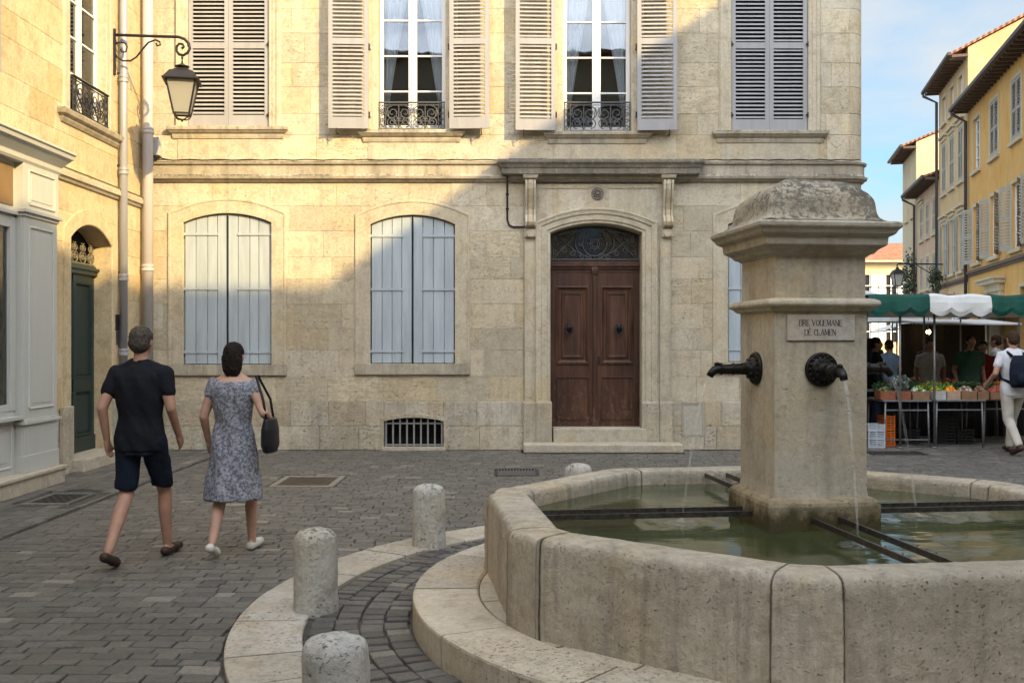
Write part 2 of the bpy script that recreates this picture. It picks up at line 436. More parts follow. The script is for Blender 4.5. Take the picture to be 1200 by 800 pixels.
# rounded corner and side wall
w = MB()
def cornerpath(r):  # points and normals round the corner and down the street side
    cx, cy = XR, YF+RC
    P = [((XR, YF),(0,-1))]
    for i in range(1,9):
        a = -PI/2 + PI/2*i/8; P.append(((cx+RC*math.cos(a), cy+RC*math.sin(a)),(math.cos(a),math.sin(a))))
    P.append(((XR+RC, YF+9),(1,0)))
    return P
def sweep(mb, P, prof):
    mb.loft([[(p[0]+n[0]*o, p[1]+n[1]*o, z) for o,z in prof] for p,n in P], cap=False, closed=False)
for cs,pj in ((CB,.028),(CM,0),(CU,0)):
    for z0,z1 in cs:
        P = cornerpath(RC); g_=.002; c=.005
        for seg in (P[:-1], P[-2:]):
            sweep(w, seg, [(-.02,z0+g_),(pj-c*.7,z0+g_),(pj,z0+g_+c),(pj,z1-g_-c),(pj-c*.7,z1-g_),(-.02,z1-g_)])
w.build('rounded_corner', M['wall'], H, smooth=False)
w = MB()
P = [((XL,YF),(0,-1))]+cornerpath(RC)
sweep(w, P, [(-.01,SC0),(.035,SC0+.01),(.05,SC0+.035),(.085,SC0+.05),(.095,SC0+.085),(.06,SC0+.10),(.045,SC0+.12),(.045,SC1-.05),(.075,SC1-.04),(.085,SC1-.012),(.0,SC1+.02)])
w.build('string_course', M['sill'], H)
# cornice and roof above the frame
w = MB(); sweep(w, P, [(0,TOP-.02),(.08,TOP),(.12,TOP+.12),(.3,TOP+.2),(.34,TOP+.32),(0,TOP+.34)]); w.build('cornice', M['trim'], H)

def tile_mat():
    g = G('clay_roof_tiles'); 
    w_ = g.n('ShaderNodeTexWave', wave_type='BANDS', bands_direction='X'); g.put(w_.inputs[0], g.pos); w_.inputs['Scale'].default_value=1.6
    c = g.ramp(g.noise(3,8,.8), [(.3,(.20,.085,.045)),(.5,(.33,.15,.085)),(.7,(.44,.25,.16))])
    c = g.mix(g.rng(w_.outputs[1],0,.35,.6,0), c, (.06,.03,.02))
    g.bump(w_.outputs[1], .8, .05); return g.fin(c, .9)
M['tile'] = tile_mat()
w = MB(); w.add([(XL,YF-.3,TOP+.34),(XR+RC+.3,YF-.3,TOP+.34),(XR+RC+.3,YF+9,TOP+.34),(XL,YF+9,TOP+.34),(XL+.1,YF+4.4,TOP+2),(XR-3,YF+4.4,TOP+2)],
                [(0,1,5,4),(1,2,5),(2,3,4,5),(3,0,4),(0,3,2,1)])
w.build('roof', M['tile'], H)

# ---- ground floor shuttered windows
def plank_shutter(x0, x1, z0, zs, zc, left, yb, parent):
    # half of a pair of board shutters with an arched head; x0..x1 is the leaf, arch over the whole opening (ox0, ox1)
    ox0, ox1 = (x0, 2*x1-x0) if left else (2*x0-x1, x1)
    A = arc(ox0, ox1, zs, zc, 40)
    def top(x):
        for (xa,za),(xb,zb) in zip(A[:-1],A[1:]):
            if xa-1e-6<=x<=xb+1e-6: return za+(zb-za)*(x-xa)/(xb-xa)
        return zs
    mb = MB(); rr = random.Random(int(x0*100)); n = 4; ws=[.8+rr.random()*.5 for _ in range(n)]; s=sum(ws); x=x0
    for i,q in enumerate(ws):
        x2 = x+(x1-x0)*q/s; g_=.0035
        g_=.005; a,b=x+g_,x2-g_; yo = yb+rr.random()*.003
        pts = [(a,z0+.01),(b,z0+.01),(b,top(b)-.012),((a+b)/2,top((a+b)/2)-.012),(a,top(a)-.012)]
        mb.prism(pts, yo, yo+.03); x = x2
    mb.box(x0+.005,x1-.005,yb+.026,yb+.034,z0+.02,zs-.03)
    e = x1 if left else x0
    mb.box(e-.018,e+.018,yb-.012,yb-.0005,z0+.01,top(e)-.02)
    sh = mb.build('shutter', M['blue'], parent, bevel=.0025, seg=1)
    for zz in (z0+.19, z0+(zs-z0)*.535, zs-.17):
        h = MB()
        if left: h.box(x0-.045, x0+(x1-x0)*.78, yb-.012, yb-.0008, zz-.019, zz+.019)
        else: h.box(x1-(x1-x0)*.78, x1+.045, yb-.012, yb-.0008, zz-.019, zz+.019)
        hx = x0-.03 if left else x1+.03
        h.lathe((hx,yb-.006,zz-.045), [(.018,0),(.018,.09)], 8)
        h.build('strap_hinge', M['blue'], sh)
        h=MB(); h.box(hx-.022,hx+.022,yb-.03,yb+.02,zz-.062,zz-.047); h.build('hinge_pin', M['iron'], sh)
    return sh
for k,(a,b,c,d,e) in enumerate(ARCH):
    x0,x1,zc,zs,z0 = fx(a),fx(b),fz(c),fz(d),fz(e)
    path = [(x0,z0)]+arc(x0,x1,zs,zc,14)+[(x1,z0)]
    s = MB(); s.casing(path, [(0,YF+.12),(0,YF-.012),(.006,YF-.018),(.19,YF-.018),(.195,YF-.026),(.225,YF-.026),(.23,YF-.02),(.23,YF+.03)])
    # keep the arched soffit closed up to the rectangular cut
    s.build('window_surround', M['trim'], H)
    s = MB(); s.box(x0-.235,x1+.235,YF-.045,YF+.12,z0-.165,z0-.002); s.build('window_sill', M['sill'], H, bevel=.008)
    xm = (x0+x1)/2
    plank_shutter(x0+.012, xm-.002, z0, zs, zc, True, YF+.03, H); plank_shutter(xm+.002, x1-.012, z0, zs, zc, False, YF+.03, H)
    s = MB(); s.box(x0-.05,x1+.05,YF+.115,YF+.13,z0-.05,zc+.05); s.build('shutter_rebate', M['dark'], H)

# ---- first floor: louvred shutters, casements
def louvre(x0,x1,z0,z1,y0,parent,rails=(.5,), tilt=-1, mat='louvre', st=.062, bot=.17, n_per=.060, loc_tr=None, name='shutter'):
    mb = MB()
    if loc_tr: mb.tr = loc_tr
    t=.035
    mb.box(x0,x0+st,y0,y0+t,z0,z1); mb.box(x1-st,x1,y0,y0+t,z0,z1)
    zs=[z0]+[r for r in rails]+[z1]
    mb.box(x0+st,x1-st,y0+.001,y0+t-.001,z0,z0+bot); mb.box(x0+st,x1-st,y0+.001,y0+t-.001,z1-.1,z1)
    for r in rails: mb.box(x0+st,x1-st,y0+.001,y0+t-.001,r-.045,r+.045)
    spans=[]; lo=z0+bot
    for r in rails: spans.append((lo,r-.045)); lo=r+.045
    spans.append((lo,z1-.1))
    for a,b in spans:
        n=max(2,int((b-a)/n_per)); p=(b-a)/n
        for i in range(n):
            zc=a+p*(i+.5)
            h=p*.22; e=.009
            mb.add([(x0+st,y0+.003,zc-h),(x1-st,y0+.003,zc-h),(x1-st,y0+t-.004,zc+h),(x0+st,y0+t-.004,zc+h),
                    (x0+st,y0+.003,zc-h+e),(x1-st,y0+.003,zc-h+e),(x1-st,y0+t-.004,zc+h+e),(x0+st,y0+t-.004,zc+h+e)],
                   [(0,3,2,1),(4,5,6,7),(0,1,5,4),(1,2,6,5),(2,3,7,6),(3,0,4,7)])
    return mb.build(name, M[mat], parent)
def hinge(x,y,z,parent):
    h=MB(); h.lathe((x,y,z-.04),[(.012,0),(.012,.08)],8); h.box(x-.03,x+.03,y-.002,y+.012,z-.014,z+.014); h.build('hinge', M['iron'], parent)
def iron_panel(mb, x0, x1, z0, z1, y, tr=None):
    if tr: mb.tr = tr
    r=.006; T=lambda pts,q=.0075: mb.tube([(p[0],y,p[1]) for p in pts], q, 6)
    mb.box(x0,x1,y-.02,y+.02,z1-.018,z1); mb.box(x0,x1,y-.012,y+.012,z0,z0+.015); mb.box(x0,x1,y-.008,y+.008,z1-.055,z1-.044)
    for xx in (x0+.012,x1-.012,x0+.10,x1-.10): mb.tube([(xx,y,z0),(xx,y,z1)],.008,6)
    n=2; wd=(x1-x0-.20)/n
    h=z1-z0
    for i in range(n):
        c=x0+.10+wd*(i+.5)
        for sgn in (1,-1):
            cx=c+sgn*wd*.24; 
            T(spiral(cx, z0+h*.60, h*.25, h*.05, PI/2 if sgn>0 else PI/2, -1.6*sgn))
            T(spiral(cx+sgn*wd*.02, z0+h*.27, h*.19, h*.04, -PI/2, 1.5*sgn))
            T(spiral(c+sgn*wd*.10, z0+h*.40, h*.13, h*.03, PI if sgn>0 else 0, 1.3*sgn, 16))
            T([(c, z0+.02),(c+sgn*wd*.1,z0+h*.2),(c+sgn*wd*.38,z0+h*.45),(c+sgn*wd*.44,z0+h*.8)])
        T([(c,z0),(c,z1-.05)])
    for xx in (x0+.055,x1-.055):
        for k in range(4): T(spiral(xx, z0+h*(.12+.22*k), .034, .012, 0, 1.2, 10), .006)
def casement(x0,x1,z0,z1,yg,parent, curtains=True):
    # outer frame + two sashes with glazing bars; rows at real spacing
    mb=MB(); f=.06; xm=(x0+x1)/2
    mb.box(x0,x0+f,yg-.03,yg+.04,z0,z1); mb.box(x1-f,x1,yg-.03,yg+.04,z0,z1)
    mb.box(xm-.065,xm+.065,yg-.035,yg+.03,z0,z1); mb.box(xm-.018,xm+.018,yg-.05,yg-.034,z0,z1)
    mb.box(x0+f,x1-f,yg-.028,yg+.03,z1-f,z1); mb.box(x0+f,x1-f,yg-.028,yg+.03,z0,z0+.1)
    rows=[z0+.62+.545*k for k in range(0,5)]
    for r in rows:
        if r<z1-.15:
            mb.box(x0+f,xm-.065,yg-.024,yg+.02,r-.013,r+.013); mb.box(xm+.065,x1-f,yg-.024,yg+.02,r-.013,r+.013)
    wn=mb.build('window', M['white'], parent, bevel=.003, seg=1)
    p=MB()
    p.box(x0+f-.01,xm-.055,yg-.002,yg+.003,z0+.09,z1-.05); p.box(xm+.055,x1-f+.01,yg-.002,yg+.003,z0+.09,z1-.05)
    p.build('pane', M['glass'], wn)
    if curtains:
        for s_ in (1,-1):
            e=x0+f if s_>0 else x1-f; c=MB(); R=[]
            for i in range(13):
                t=i/12; z=z1-.05-(z1-.45-z0)*t
                wdt=(.40*(1-t)**1.15+.07) if t<1 else .06
                ring=[]
                for j in range(33):
                    u=j/32; ring.append((e+s_*(u*wdt), yg+.10+.025*math.sin(u*26+t*2)*(1-.3*t), z))
                R.append(ring)
            back=[[(a,b+.004,cc) for a,b,cc in r] for r in R]
            c.loft([r+list(reversed(q)) for r,q in zip(R,back)])
            c.build('curtain', M['curtain'], wn, smooth=True)
    return wn
def pintles(x, z, parent):
    pass
for k,(a,b,c) in enumerate(FW):
    x0,x1,z0=fx(a),fx(b),fz(c)
    path=[(x0,z0),(x0,WTOP),(x1,WTOP),(x1,z0)]
    s=MB(); s.casing(path,[(0,YF+.22),(0,YF-.01),(.012,YF-.02),(.055,YF-.02),(.06,YF-.03),(.12,YF-.03),(.125,YF-.045),(.165,YF-.045),(.175,YF-.03),(.19,YF-.012),(.19,YF+.02)])
    s.build('window_surround', M['trim'], H)
    s=MB(); s.ledge(x0-.20,x1+.20,YF,[(.02,z0-.19),(.03,z0-.15),(.03,z0-.12),(.055,z0-.105),(.085,z0-.07),(.095,z0-.065),(.10,z0-.025),(.085,z0-.012)])
    s.box(x0-.0,x1+.0,YF-.02,YF+.22,z0-.08,z0-.014)
    s.build('window_sill', M['sill'], H)
    s=MB(); s.box(x0-.15,x1+.15,YF-.012,YF+.01,SC1+.03,z0-.20); s.build('apron', M['trim'], H, bevel=.004)
    if k in (0,3):
        xm=(x0+x1)/2; yy=YF+.015
        r0=fz(53)
        for (p,q) in ((x0+.008,xm-.002),(xm+.002,x1-.008)):
            louvre(p,q,z0+.004,WTOP-.02,yy,H,rails=(r0,),mat='louvre')
        for xx in (x0+.002,x1-.002):
            for zz in (fz(52),fz(135)): hinge(xx,yy-.02,zz,H)
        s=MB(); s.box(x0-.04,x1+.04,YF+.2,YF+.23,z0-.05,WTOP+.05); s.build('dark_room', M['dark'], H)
    else:
        casement(x0+.005,x1-.005,z0+.0,WTOP,YF+.19,H)
        s=MB(); s.add([(x0-.3,YF+.24,z0-.1),(x1+.3,YF+.24,z0-.1),(x1+.3,YF+.24,WTOP+.1),(x0-.3,YF+.24,WTOP+.1),(x0-.3,YF+2.2,z0-.1),(x1+.3,YF+2.2,z0-.1),(x1+.3,YF+2.2,WTOP+.1),(x0-.3,YF+2.2,WTOP+.1)],
                      [(4,5,6,7),(0,1,5,4),(1,2,6,5),(2,3,7,6),(3,0,4,7)])
        s.build('room', M['room'], H)
        w_=.60
        for (p,q,e) in ((x0-.125-w_,x0-.125,1),(x1+.07,x1+.07+w_,-1)):
            yy=YF-.155
            # leaf folded back, not quite flat to the wall
            ang=.035*(1 if e>0 else -1); px=(q if e>0 else p)
            tr=lambda X,Y,Z,px=px,ang=ang,yy=yy:(px+(X-px)*math.cos(ang)-(Y-yy)*math.sin(ang), yy+(X-px)*math.sin(ang)+(Y-yy)*math.cos(ang), Z)
            sh=louvre(p,q,z0-.015,WTOP-.02,yy,H,rails=(fz(52),),loc_tr=tr)
            hx=(q+.012) if e>0 else (p-.012)
            for zz in (fz(58),fz(137)):
                hh=MB(); hh.lathe((hx,yy+.02,zz-.045),[(.013,0),(.013,.09)],8); hh.box(min(hx,hx-e*.05),max(hx,hx-e*.05),yy+.03,yy+.05,zz-.015,zz+.015)
                hh.box(hx-.006,hx+.006,yy+.03,YF,zz-.02,zz-.005)
                hh.build('hinge', M['iron'], H)
            # shutter dog
            dx = p+.12 if e>0 else q-.12
            hh=MB(); hh.tube([(dx,YF-.0,z0-.07),(dx,YF-.17,z0-.07),(dx,YF-.175,z0-.01)],.008,6); hh.tube([(dx,YF-.16,z0-.12),(dx,YF-.16,z0-.03)],.006,6); hh.build('shutter_dog', M['iron'], H)
        r=MB(); iron_panel(r, x0+.01,x1-.01, z0+.01, fz(119), YF+.03); r.build('balcony_rail', M['ironl'], H)

# ---- the great door
dx0,dx1=fx(645),fx(752); zd0=fz(501); zspr,zcr=fz(273),fz(262)
D=MB(); path=[(dx0,zd0-.30)]+arc(dx0,dx1,zspr,zcr,16)+[(dx1,zd0-.30)]
D.casing(path,[(0,YF+.33),(0,YF-.02),(.012,YF-.032),(.045,YF-.032),(.055,YF-.05),(.135,YF-.05),(.145,YF-.068),(.19,YF-.075),(.205,YF-.085),(.225,YF-.085),(.235,YF-.06),(.235,YF+.02)])
D.build('door_surround', M['trim'], H)
D=MB()
# flat field behind the mouldings up to the string course
def field_under_arch(mb,x0,x1,zb,zt,y0,y1,A):
    for (xa,za),(xb,zb_) in zip(A[:-1],A[1:]):
        mb.add([(xa,y0,za),(xb,y0,zb_),(xb,y0,zt),(xa,y0,zt)],[(0,1,2,3)])
        mb.add([(xa,y0,za),(xb,y0,zb_),(xb,y1,zb_),(xa,y1,za)],[(0,3,2,1)])
A=arc(dx0-.06,dx1+.06,zspr,zcr+.05,16)
field_under_arch(D,dx0,dx1,zspr,fz(216),YF-.022,YF+.2,A)
for s_ in (0,1):
    a,b=(fx(614),dx0-.06) if s_==0 else (dx1+.06,fx(786))
    D.add([(a,YF-.022,0),(b,YF-.022,0),(b,YF-.022,fz(216)),(a,YF-.022,fz(216))],[(0,1,2,3)])
    e = a if s_==0 else b
    D.add([(e,YF-.022,0),(e,YF+.02,0),(e,YF+.02,fz(216)),(e,YF-.022,fz(216))],[(0,1,2,3)])
D.build('frieze_field', M['trim'], H)
D=MB()
for (a,b) in ((615,627),(773,785)):
    D=MB(); D.box(fx(a),fx(b),YF-.055,YF+.0,PB,fz(277))
    D.box(fx(a)+.035,fx(b)-.035,YF-.062,YF-.054,PB+.06,fz(285))
    D.build('pilaster_strip', M['trim'], H, bevel=.004)
D=MB()
for (a,b) in ((614,628),(772,787)):
    D=MB(); D.stack((fx(a)+fx(b))/2,YF,[(.10,.075,0),(.10,.075,PB-.03),(.095,.068,PB)]); D.build('plinth_block', M['base'], H, bevel=.008)
for (a,b) in ((629,646.5),(751,771)):
    D=MB(); D.stack((fx(a)+fx(b))/2,YF-.0,[((fx(b)-fx(a))/2,.125,0),((fx(b)-fx(a))/2,.125,PB-.03),((fx(b)-fx(a))/2-.005,.115,PB)]); D.build('plinth_block', M['base'], H, bevel=.008)
# panel frame on the frieze
D=MB()
yp=YF-.03
D.box(fx(632),fx(690),yp-.004,yp+.01,fz(221),fz(220)); D.box(fx(712),fx(769),yp-.004,yp+.01,fz(221),fz(220))
D.box(fx(631),fx(632.2),yp-.004,yp+.01,fz(244),fz(220)); D.box(fx(769),fx(770.2),yp-.004,yp+.01,fz(244),fz(220))
R2=fx(711)-fx(700)
D.casing([(fx(700)+R2*math.cos(t),fz(228)+R2*math.sin(t)) for t in [PI+.5-(PI+1.0)*i/16 for i in range(17)]],[(0,YF-.02),(0,YF-.036),(.012,YF-.036),(.012,YF-.02)])
D.build('frieze_moulding', M['trim'], H)
D=MB(); c=(fx(700),YF-.02,fz(227)); RX=Matrix.Rotation(PI/2,3,'X')
D.lathe(c,[(.095,0),(.095,.02),(.085,.028),(.07,.018),(.03,.02),(.028,.045),(.008,.05)],24,RX)
for k in range(8):
    a=2*PI*k/8; D.ball((c[0]+.052*math.cos(a),c[1]-.022,c[2]+.052*math.sin(a)),.019,.018,.019,8,6)
D.build('rosette', M['ledge'], H, smooth=True)
# consoles: S-scroll brackets
for (a,b) in ((615.5,627.5),(775.5,787)):
    mb=MB(); x0,x1=fx(a),fx(b)
    prof=[]
    zt,zb=fz(213),fz(268)
    # outline in (y out, z)
    pts=[(.0,zt),(.17,zt),(.185,zt-.06),(.18,zt-.14),(.15,zt-.24),(.11,zt-.34),(.085,zt-.44),(.09,zt-.52),(.125,zt-.58),(.145,zt-.63),(.13,zt-.68),(.09,zt-.71),(.0,zt-.72)]
    for (xa,xb,o) in ((x0,x0+.03,0),(x0+.03,x0+.045,-.018),(x0+.045,x1-.045,0.006),(x1-.045,x1-.03,-.018),(x1-.03,x1,0)):
        n=len(pts); vs=[(xa,YF-.05-max(0,p+(o if p>0 else 0)),z) for p,z in pts]+[(xb,YF-.05-max(0,p+(o if p>0 else 0)),z) for p,z in pts]
        mb.add(vs,[tuple(range(n)),tuple(range(2*n-1,n-1,-1))]+[(i,i+1,n+i+1,n+i) for i in range(n-1)])
    mb.stack((x0+x1)/2,YF-.07,[(.09,.03,zt-.85),(.09,.045,zt-.73)])
    mb.lathe(((x0+x1)/2,YF-.11,zt-.795),[(.06,0),(.06,.012),(.035,.02),(.03,.012),(.01,.02)],16,RX)
    mb.stack((x0+x1)/2,YF-.10,[(.085,.03,fz(213)-.0),(.10,.14,fz(211.5)),(.115,.155,fz(208))])
    mb.build('console_bracket', M['trim'], H, bevel=.003, seg=1)
D=MB(); D.ledge(fx(603),fx(803),YF,[(.05,fz(214)),(.07,fz(212)),(.08,fz(208.5)),(.13,fz(207)),(.19,fz(206)),(.20,fz(200)),(.215,fz(199)),(.235,fz(196)),(.265,fz(193.5)),(.27,fz(190.5)),(.24,fz(189.6))])
D.build('door_hood', M['ledge'], H, bevel=.003, seg=1)
# leaves
yd=YF+.24; xm=(dx0+dx1)/2
def leaf(x0,x1,s_):
    mb=MB(); z0,z1=zd0,fz(318); t=.05; st=.085
    pz=[(fz(494),fz(442)),(fz(427),fz(334))]
    mb.box(x0,x0+st,yd,yd+t,z0,z1); mb.box(x1-st,x1,yd,yd+t,z0,z1)
    ed=[z0,pz[0][0],pz[0][1],pz[1][0],pz[1][1],z1]
    for i in (0,2,4): mb.box(x0+st,x1-st,yd+.001,yd+t,ed[i],ed[i+1])
    lf=mb.build('door_leaf', M['wood'], H, bevel=.004)
    for i,(a,b) in enumerate(pz):
        p=MB(); cx=(x0+x1)/2; hx=(x1-x0)/2-st; 
        def ring(ins,y): return [(x0+st+ins,y,a+ins),(x1-st-ins,y,a+ins),(x1-st-ins,y,b-ins),(x0+st+ins,y,b-ins)]
        if i==1: seq=[(0,yd+.03),(0,yd-.018),(.022,yd-.022),(.034,yd-.004),(.06,yd+.016),(.085,yd+.016),(.10,yd-.002),(.125,yd-.002),(.14,yd+.012)]
        else: seq=[(0,yd+.03),(0,yd-.006),(.012,yd-.008),(.02,yd+.012)]
        rr=[ring(*q) for q in seq]; n=4; vs=[v for r in rr for v in r]; fs=[]
        for q in range(len(rr)-1):
            for j in range(4): fs.append((q*4+j,q*4+(j+1)%4,q*4+4+(j+1)%4,q*4+4+j))
        fs.append(tuple((len(rr)-1)*4+j for j in range(4))); p.add(vs,fs)
        if i==0: p.box(x0+st+.02,x1-st-.02,yd-.010,yd+.012,a+.02,a+.10)
        p.build('panel', M['wood'], lf)
    kx=fx(668) if s_<0 else fx(727); kz=fz(384)
    k=MB(); k.lathe((kx,yd-.002,kz),[(.062,0),(.06,.012),(.045,.02),(.03,.022),(.028,.05),(.0,.055)],20,RX)
    k.ball((kx,yd-.045,kz+.012),.035,.03,.04,12,8)
    k.tube([(kx+.055*math.sin(t),yd-.06-.012*math.cos(t),kz-.035-.062*math.cos(t)) for t in [2*PI*i/20 for i in range(21)]],.011,8)
    for a in range(6): k.ball((kx+.055*math.cos(a*PI/3),yd-.018,kz+.055*math.sin(a*PI/3)),.014,.012,.014,8,6)
    k.build('door_knocker', M['iron'], lf, smooth=True)
    return lf
leaf(dx0+.008,xm-.004,-1); L2=leaf(xm+.004,dx1-.008,1)
mb=MB(); mb.box(xm-.032,xm+.032,yd-.022,yd-.0015,zd0+.05,fz(320)); mb.box(xm-.018,xm+.018,yd-.034,yd-.021,zd0+.10,fz(324)); mb.stack(xm,yd-.02,[(.045,.018,fz(320)),(.05,.028,fz(316)),(.05,.028,fz(313)),(.03,.02,fz(310))]); mb.stack(xm,yd-.02,[(.045,.02,zd0),(.045,.02,zd0+.1)])
mb.build('cover_strip', M['wood'], H, bevel=.003)
mb=MB(); mb.box(xm+.045,xm+.075,yd-.008,yd+.001,fz(428),fz(418)); mb.box(xm+.053,xm+.065,yd-.02,yd-.008,fz(425),fz(423)); mb.build('escutcheon', M['iron'], H)
mb=MB()
for o,a,b in ((0,318,314),(.025,314,311),(.05,311,308.5),(.03,308.5,305)): mb.box(dx0+.002,dx1-.002,yd-o-.006,yd+.05,fz(a)+.0004,fz(b))
mb.build('transom', M['wood'], H, bevel=.004)
# fanlight
mb=MB(); mb.box(dx0-.05,dx1+.05,yd+.06,yd+.068,fz(306),zcr+.08); mb.build('fanlight_pane', M['glass'], H)
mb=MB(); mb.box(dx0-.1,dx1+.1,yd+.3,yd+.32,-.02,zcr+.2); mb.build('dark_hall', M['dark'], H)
mb=MB(); y=yd+.02; T=lambda pts,q=.008: mb.tube([(p[0],y,p[1]) for p in pts], q, 6)
zb=fz(303); hgt=zcr-zb; cx=xm; cz=zb+hgt*.46
mb.box(dx0,dx1,y-.012,y+.012,zb,zb+.018)
T(arc(dx0+.02,dx1-.02,zspr-.02,zcr-.02,16),.01)
T([(dx0+.02,zb),(dx0+.02,zspr)],.01); T([(dx1-.02,zb),(dx1-.02,zspr)],.01)
for r_ in (.045,.075): T([(cx+r_*math.cos(2*PI*i/20),cz+r_*math.sin(2*PI*i/20)) for i in range(21)],.009)
for k in range(8):
    a=2*PI*k/8; T([(cx+.075*math.cos(a),cz+.075*math.sin(a)),(cx+.12*math.cos(a),cz+.12*math.sin(a))],.006)
T([(cx+.185*math.cos(t),cz+.185*math.sin(t)) for t in [PI*.72+PI*1.56*i/24 for i in range(25)]],.009)
for s_ in (1,-1):
    T([(cx+s_*(.30*math.cos(t)),cz+.02+.24*math.sin(t)) for t in [-1.0+2.0*i/14 for i in range(15)]])
    T([(cx+s_*.05,zb+.02),(cx+s_*.28,cz-.12),(cx+s_*.48,cz+.04),(cx+s_*.60,cz+.15)])
    T([(cx+s_*.28,cz+.14),(cx+s_*.42,cz+.0),(cx+s_*.56,cz-.14),(cx+s_*.63,zb+.02)])
    T(spiral(cx+s_*.50,cz+.09,.07,.02,-PI/2,1.4*s_)); T(spiral(cx+s_*.47,cz-.09,.055,.015,PI/2,-1.4*s_))
    T(spiral(cx+s_*.34,cz-.14,.05,.014,PI/2,1.4*s_)); T(spiral(cx+s_*.60,cz-.13,.045,.012,PI/2,-1.3*s_))
    T(spiral(cx+s_*.10,zb+.06,.05,.014,0,1.4*s_)); T(spiral(cx+s_*.38,cz+.13,.05,.014,0,1.3*s_)); T(spiral(cx+s_*.22,cz+.0,.035,.01,0,1.3*s_))
    T(spiral(cx+s_*.20,zb+.05,.04,.012,PI,1.3*s_)); T(spiral(cx+s_*.60,cz+.0,.05,.012,PI,1.3*s_)); T([(cx+s_*.64,zb),(cx+s_*.64,zspr)],.006)
    for q in (.12,.30,.45): mb.ball((cx+s_*q,y,cz+.19-.1*q),.014,.012,.014,8,6)
T([(cx,zb),(cx,cz-.185)],.007)
mb.build('fanlight_grille', M['ironl'], H)
# steps
mb=MB(); mb.box(fx(648),fx(757),YF-.14,YF+.34,.004,fz(502)+.012); mb.build('door_step', M['step'], H, bevel=.018)
mb=MB(); mb.box(fx(613),fx(795),YF-.48,YF-.13,-.0,.135); mb.build('door_step', M['step'], H, bevel=.03, seg=3)
# cellar vent
v0,v1,vz0,vz1=fx(450),fx(520),fz(525),fz(493)
mb=MB(); A=arc(v0,v1,vz1,fz(489),10)
mb.casing([(v0,vz0)]+A+[(v1,vz0)],[(0,YF+.2),(0,YF-.034),(.05,YF-.034),(.06,YF-.028),(.06,YF+.02)]); mb.build('vent_surround', M['base'], H)
mb=MB(); 
for i in range(9):
    x=v0+.03+(v1-v0-.06)*i/8; mb.beam((x,YF+.02,vz0),(x,YF+.02,vz1+.03),.024,.024,(0,1,0))
for z in (vz0+.05,vz1-.04): mb.box(v0,v1,YF+.03,YF+.038,z-.012,z+.012)
mb.build('vent_grille', plain('pale_grille_iron',(.30,.30,.29),.6,.2), H)
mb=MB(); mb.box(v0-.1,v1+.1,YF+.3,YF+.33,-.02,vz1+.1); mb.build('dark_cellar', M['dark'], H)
mb=MB(); mb.box(v0-.03,v1+.03,YF-.06,YF+.1,-.01,vz0+.02); mb.build('vent_sill', M['step'], H, bevel=.006)
# meter hatch
a,b,c,d=fx(800.5),fx(823.5),fz(509.5),fz(473.5)
mb=MB(); mb.casing([(a,c),(a,d),(b,d),(b,c),(a,c)],[(0,YF+.02),(0,YF-.034),(.018,YF-.034),(.02,YF+.01)]); mb.box(a+.004,b-.004,YF-.026,YF+.01,c+.004,d-.004); mb.lathe((a+.05,YF-.026,(c+d)/2),[(.014,0),(.014,.006)],10,RX)
mb.build('meter_hatch', plain('hatch_paint',(.45,.41,.33),.7,scale=20), H)
# cable
mb=MB(); x=fx(594.5)
mb.tube([(fx(640),YF-.10,SC1+.022),(x+.03,YF-.11,SC1+.02),(x,YF-.11,SC1-.02),(x,YF-.11,fz(214)),(x,YF-.02,fz(218)),(x,YF-.02,fz(258)),(x+.03,YF-.02,fz(264)),(x+.09,YF-.02,fz(266)),(fx(616),YF-.02,fz(266))],.014,8)
for zz in (228,245): mb.box(x-.025,x+.025,YF-.03,YF,fz(zz)-.012,fz(zz)+.012)
mb.build('conduit', M['black'], H)
mb=MB(); 
pts=[]; 
for i in range(60):
    X=fx(182)+(fx(600)-fx(182))*i/59; pts.append((X,YF-.088,SC1+.018+.006*math.sin(i*1.3)))
mb.tube(pts,.009,6)
pts=[(fx(806)+(fx(1005)-fx(806))*i/30,YF-.088,SC1+.018+.006*math.sin(i*1.7)) for i in range(31)]; mb.tube(pts,.009,6)
mb.build('cable', M['black'], H)
mb=MB(); mb.box(fx(176),fx(190),YF-.16,YF-.005,fz(184),fz(163)); mb.build('junction_box', plain('box_plastic',(.42,.42,.40),.5), H, bevel=.008)
mb=MB(); mb.tube([(fx(184),YF-.10,fz(184)),(fx(183),YF-.10,fz(190)),(fx(181),YF-.11,fz(200)),(fx(180),YF-.05,fz(222)),(fx(177),YF-.04,fz(243))],.010,6)
mb.tube([(fx(188),YF-.10,fz(184)),(fx(192),YF-.11,fz(187)),(fx(200),YF-.1,SC1+.02)],.008,6); mb.build('cable', M['black'], H)
# ------------------------------------------------------------------ the house on the left (wall along x = XL)
def lyy(px): return 5.57*F/(600-px)
def lz(px,py): return EYE+(400-py)/F*lyy(px)
LH = thing('corner_house', 'yellow stone house on the left with dark green panelled door', 'house', (XL-.5,8,0))
LT = lambda u,d,z:(XL-d, u, z)           # d negative = towards the street
Y0, Y1 = -1.0, YF-.0
gd0,gd1 = 12.55, 13.83
gz0,gzs,gzc = .17, 2.96, 3.18
SL0,SL1 = 3.64, 3.82
uw = [(12.52,13.64,4.54,7.6),(8.75,9.95,4.54,7.6),(4.3,5.5,4.54,7.6)]
shop = (4.0,11.72,0,3.95)
lo = random.Random(5)
mb=MB(); mb.tr=LT
ops=[(gd0,gd1,gz0,gzc),shop]+uw
C1=courses(0.0,.80,.4,lo); C2=courses(.80,SL0,.36,lo); C3=courses(SL1,TOP-.6,.37,lo)
ashlar(mb,Y0,Y1,C2,[(gd0,gd1,gz0,gzc),shop],lo,.55,1.2)
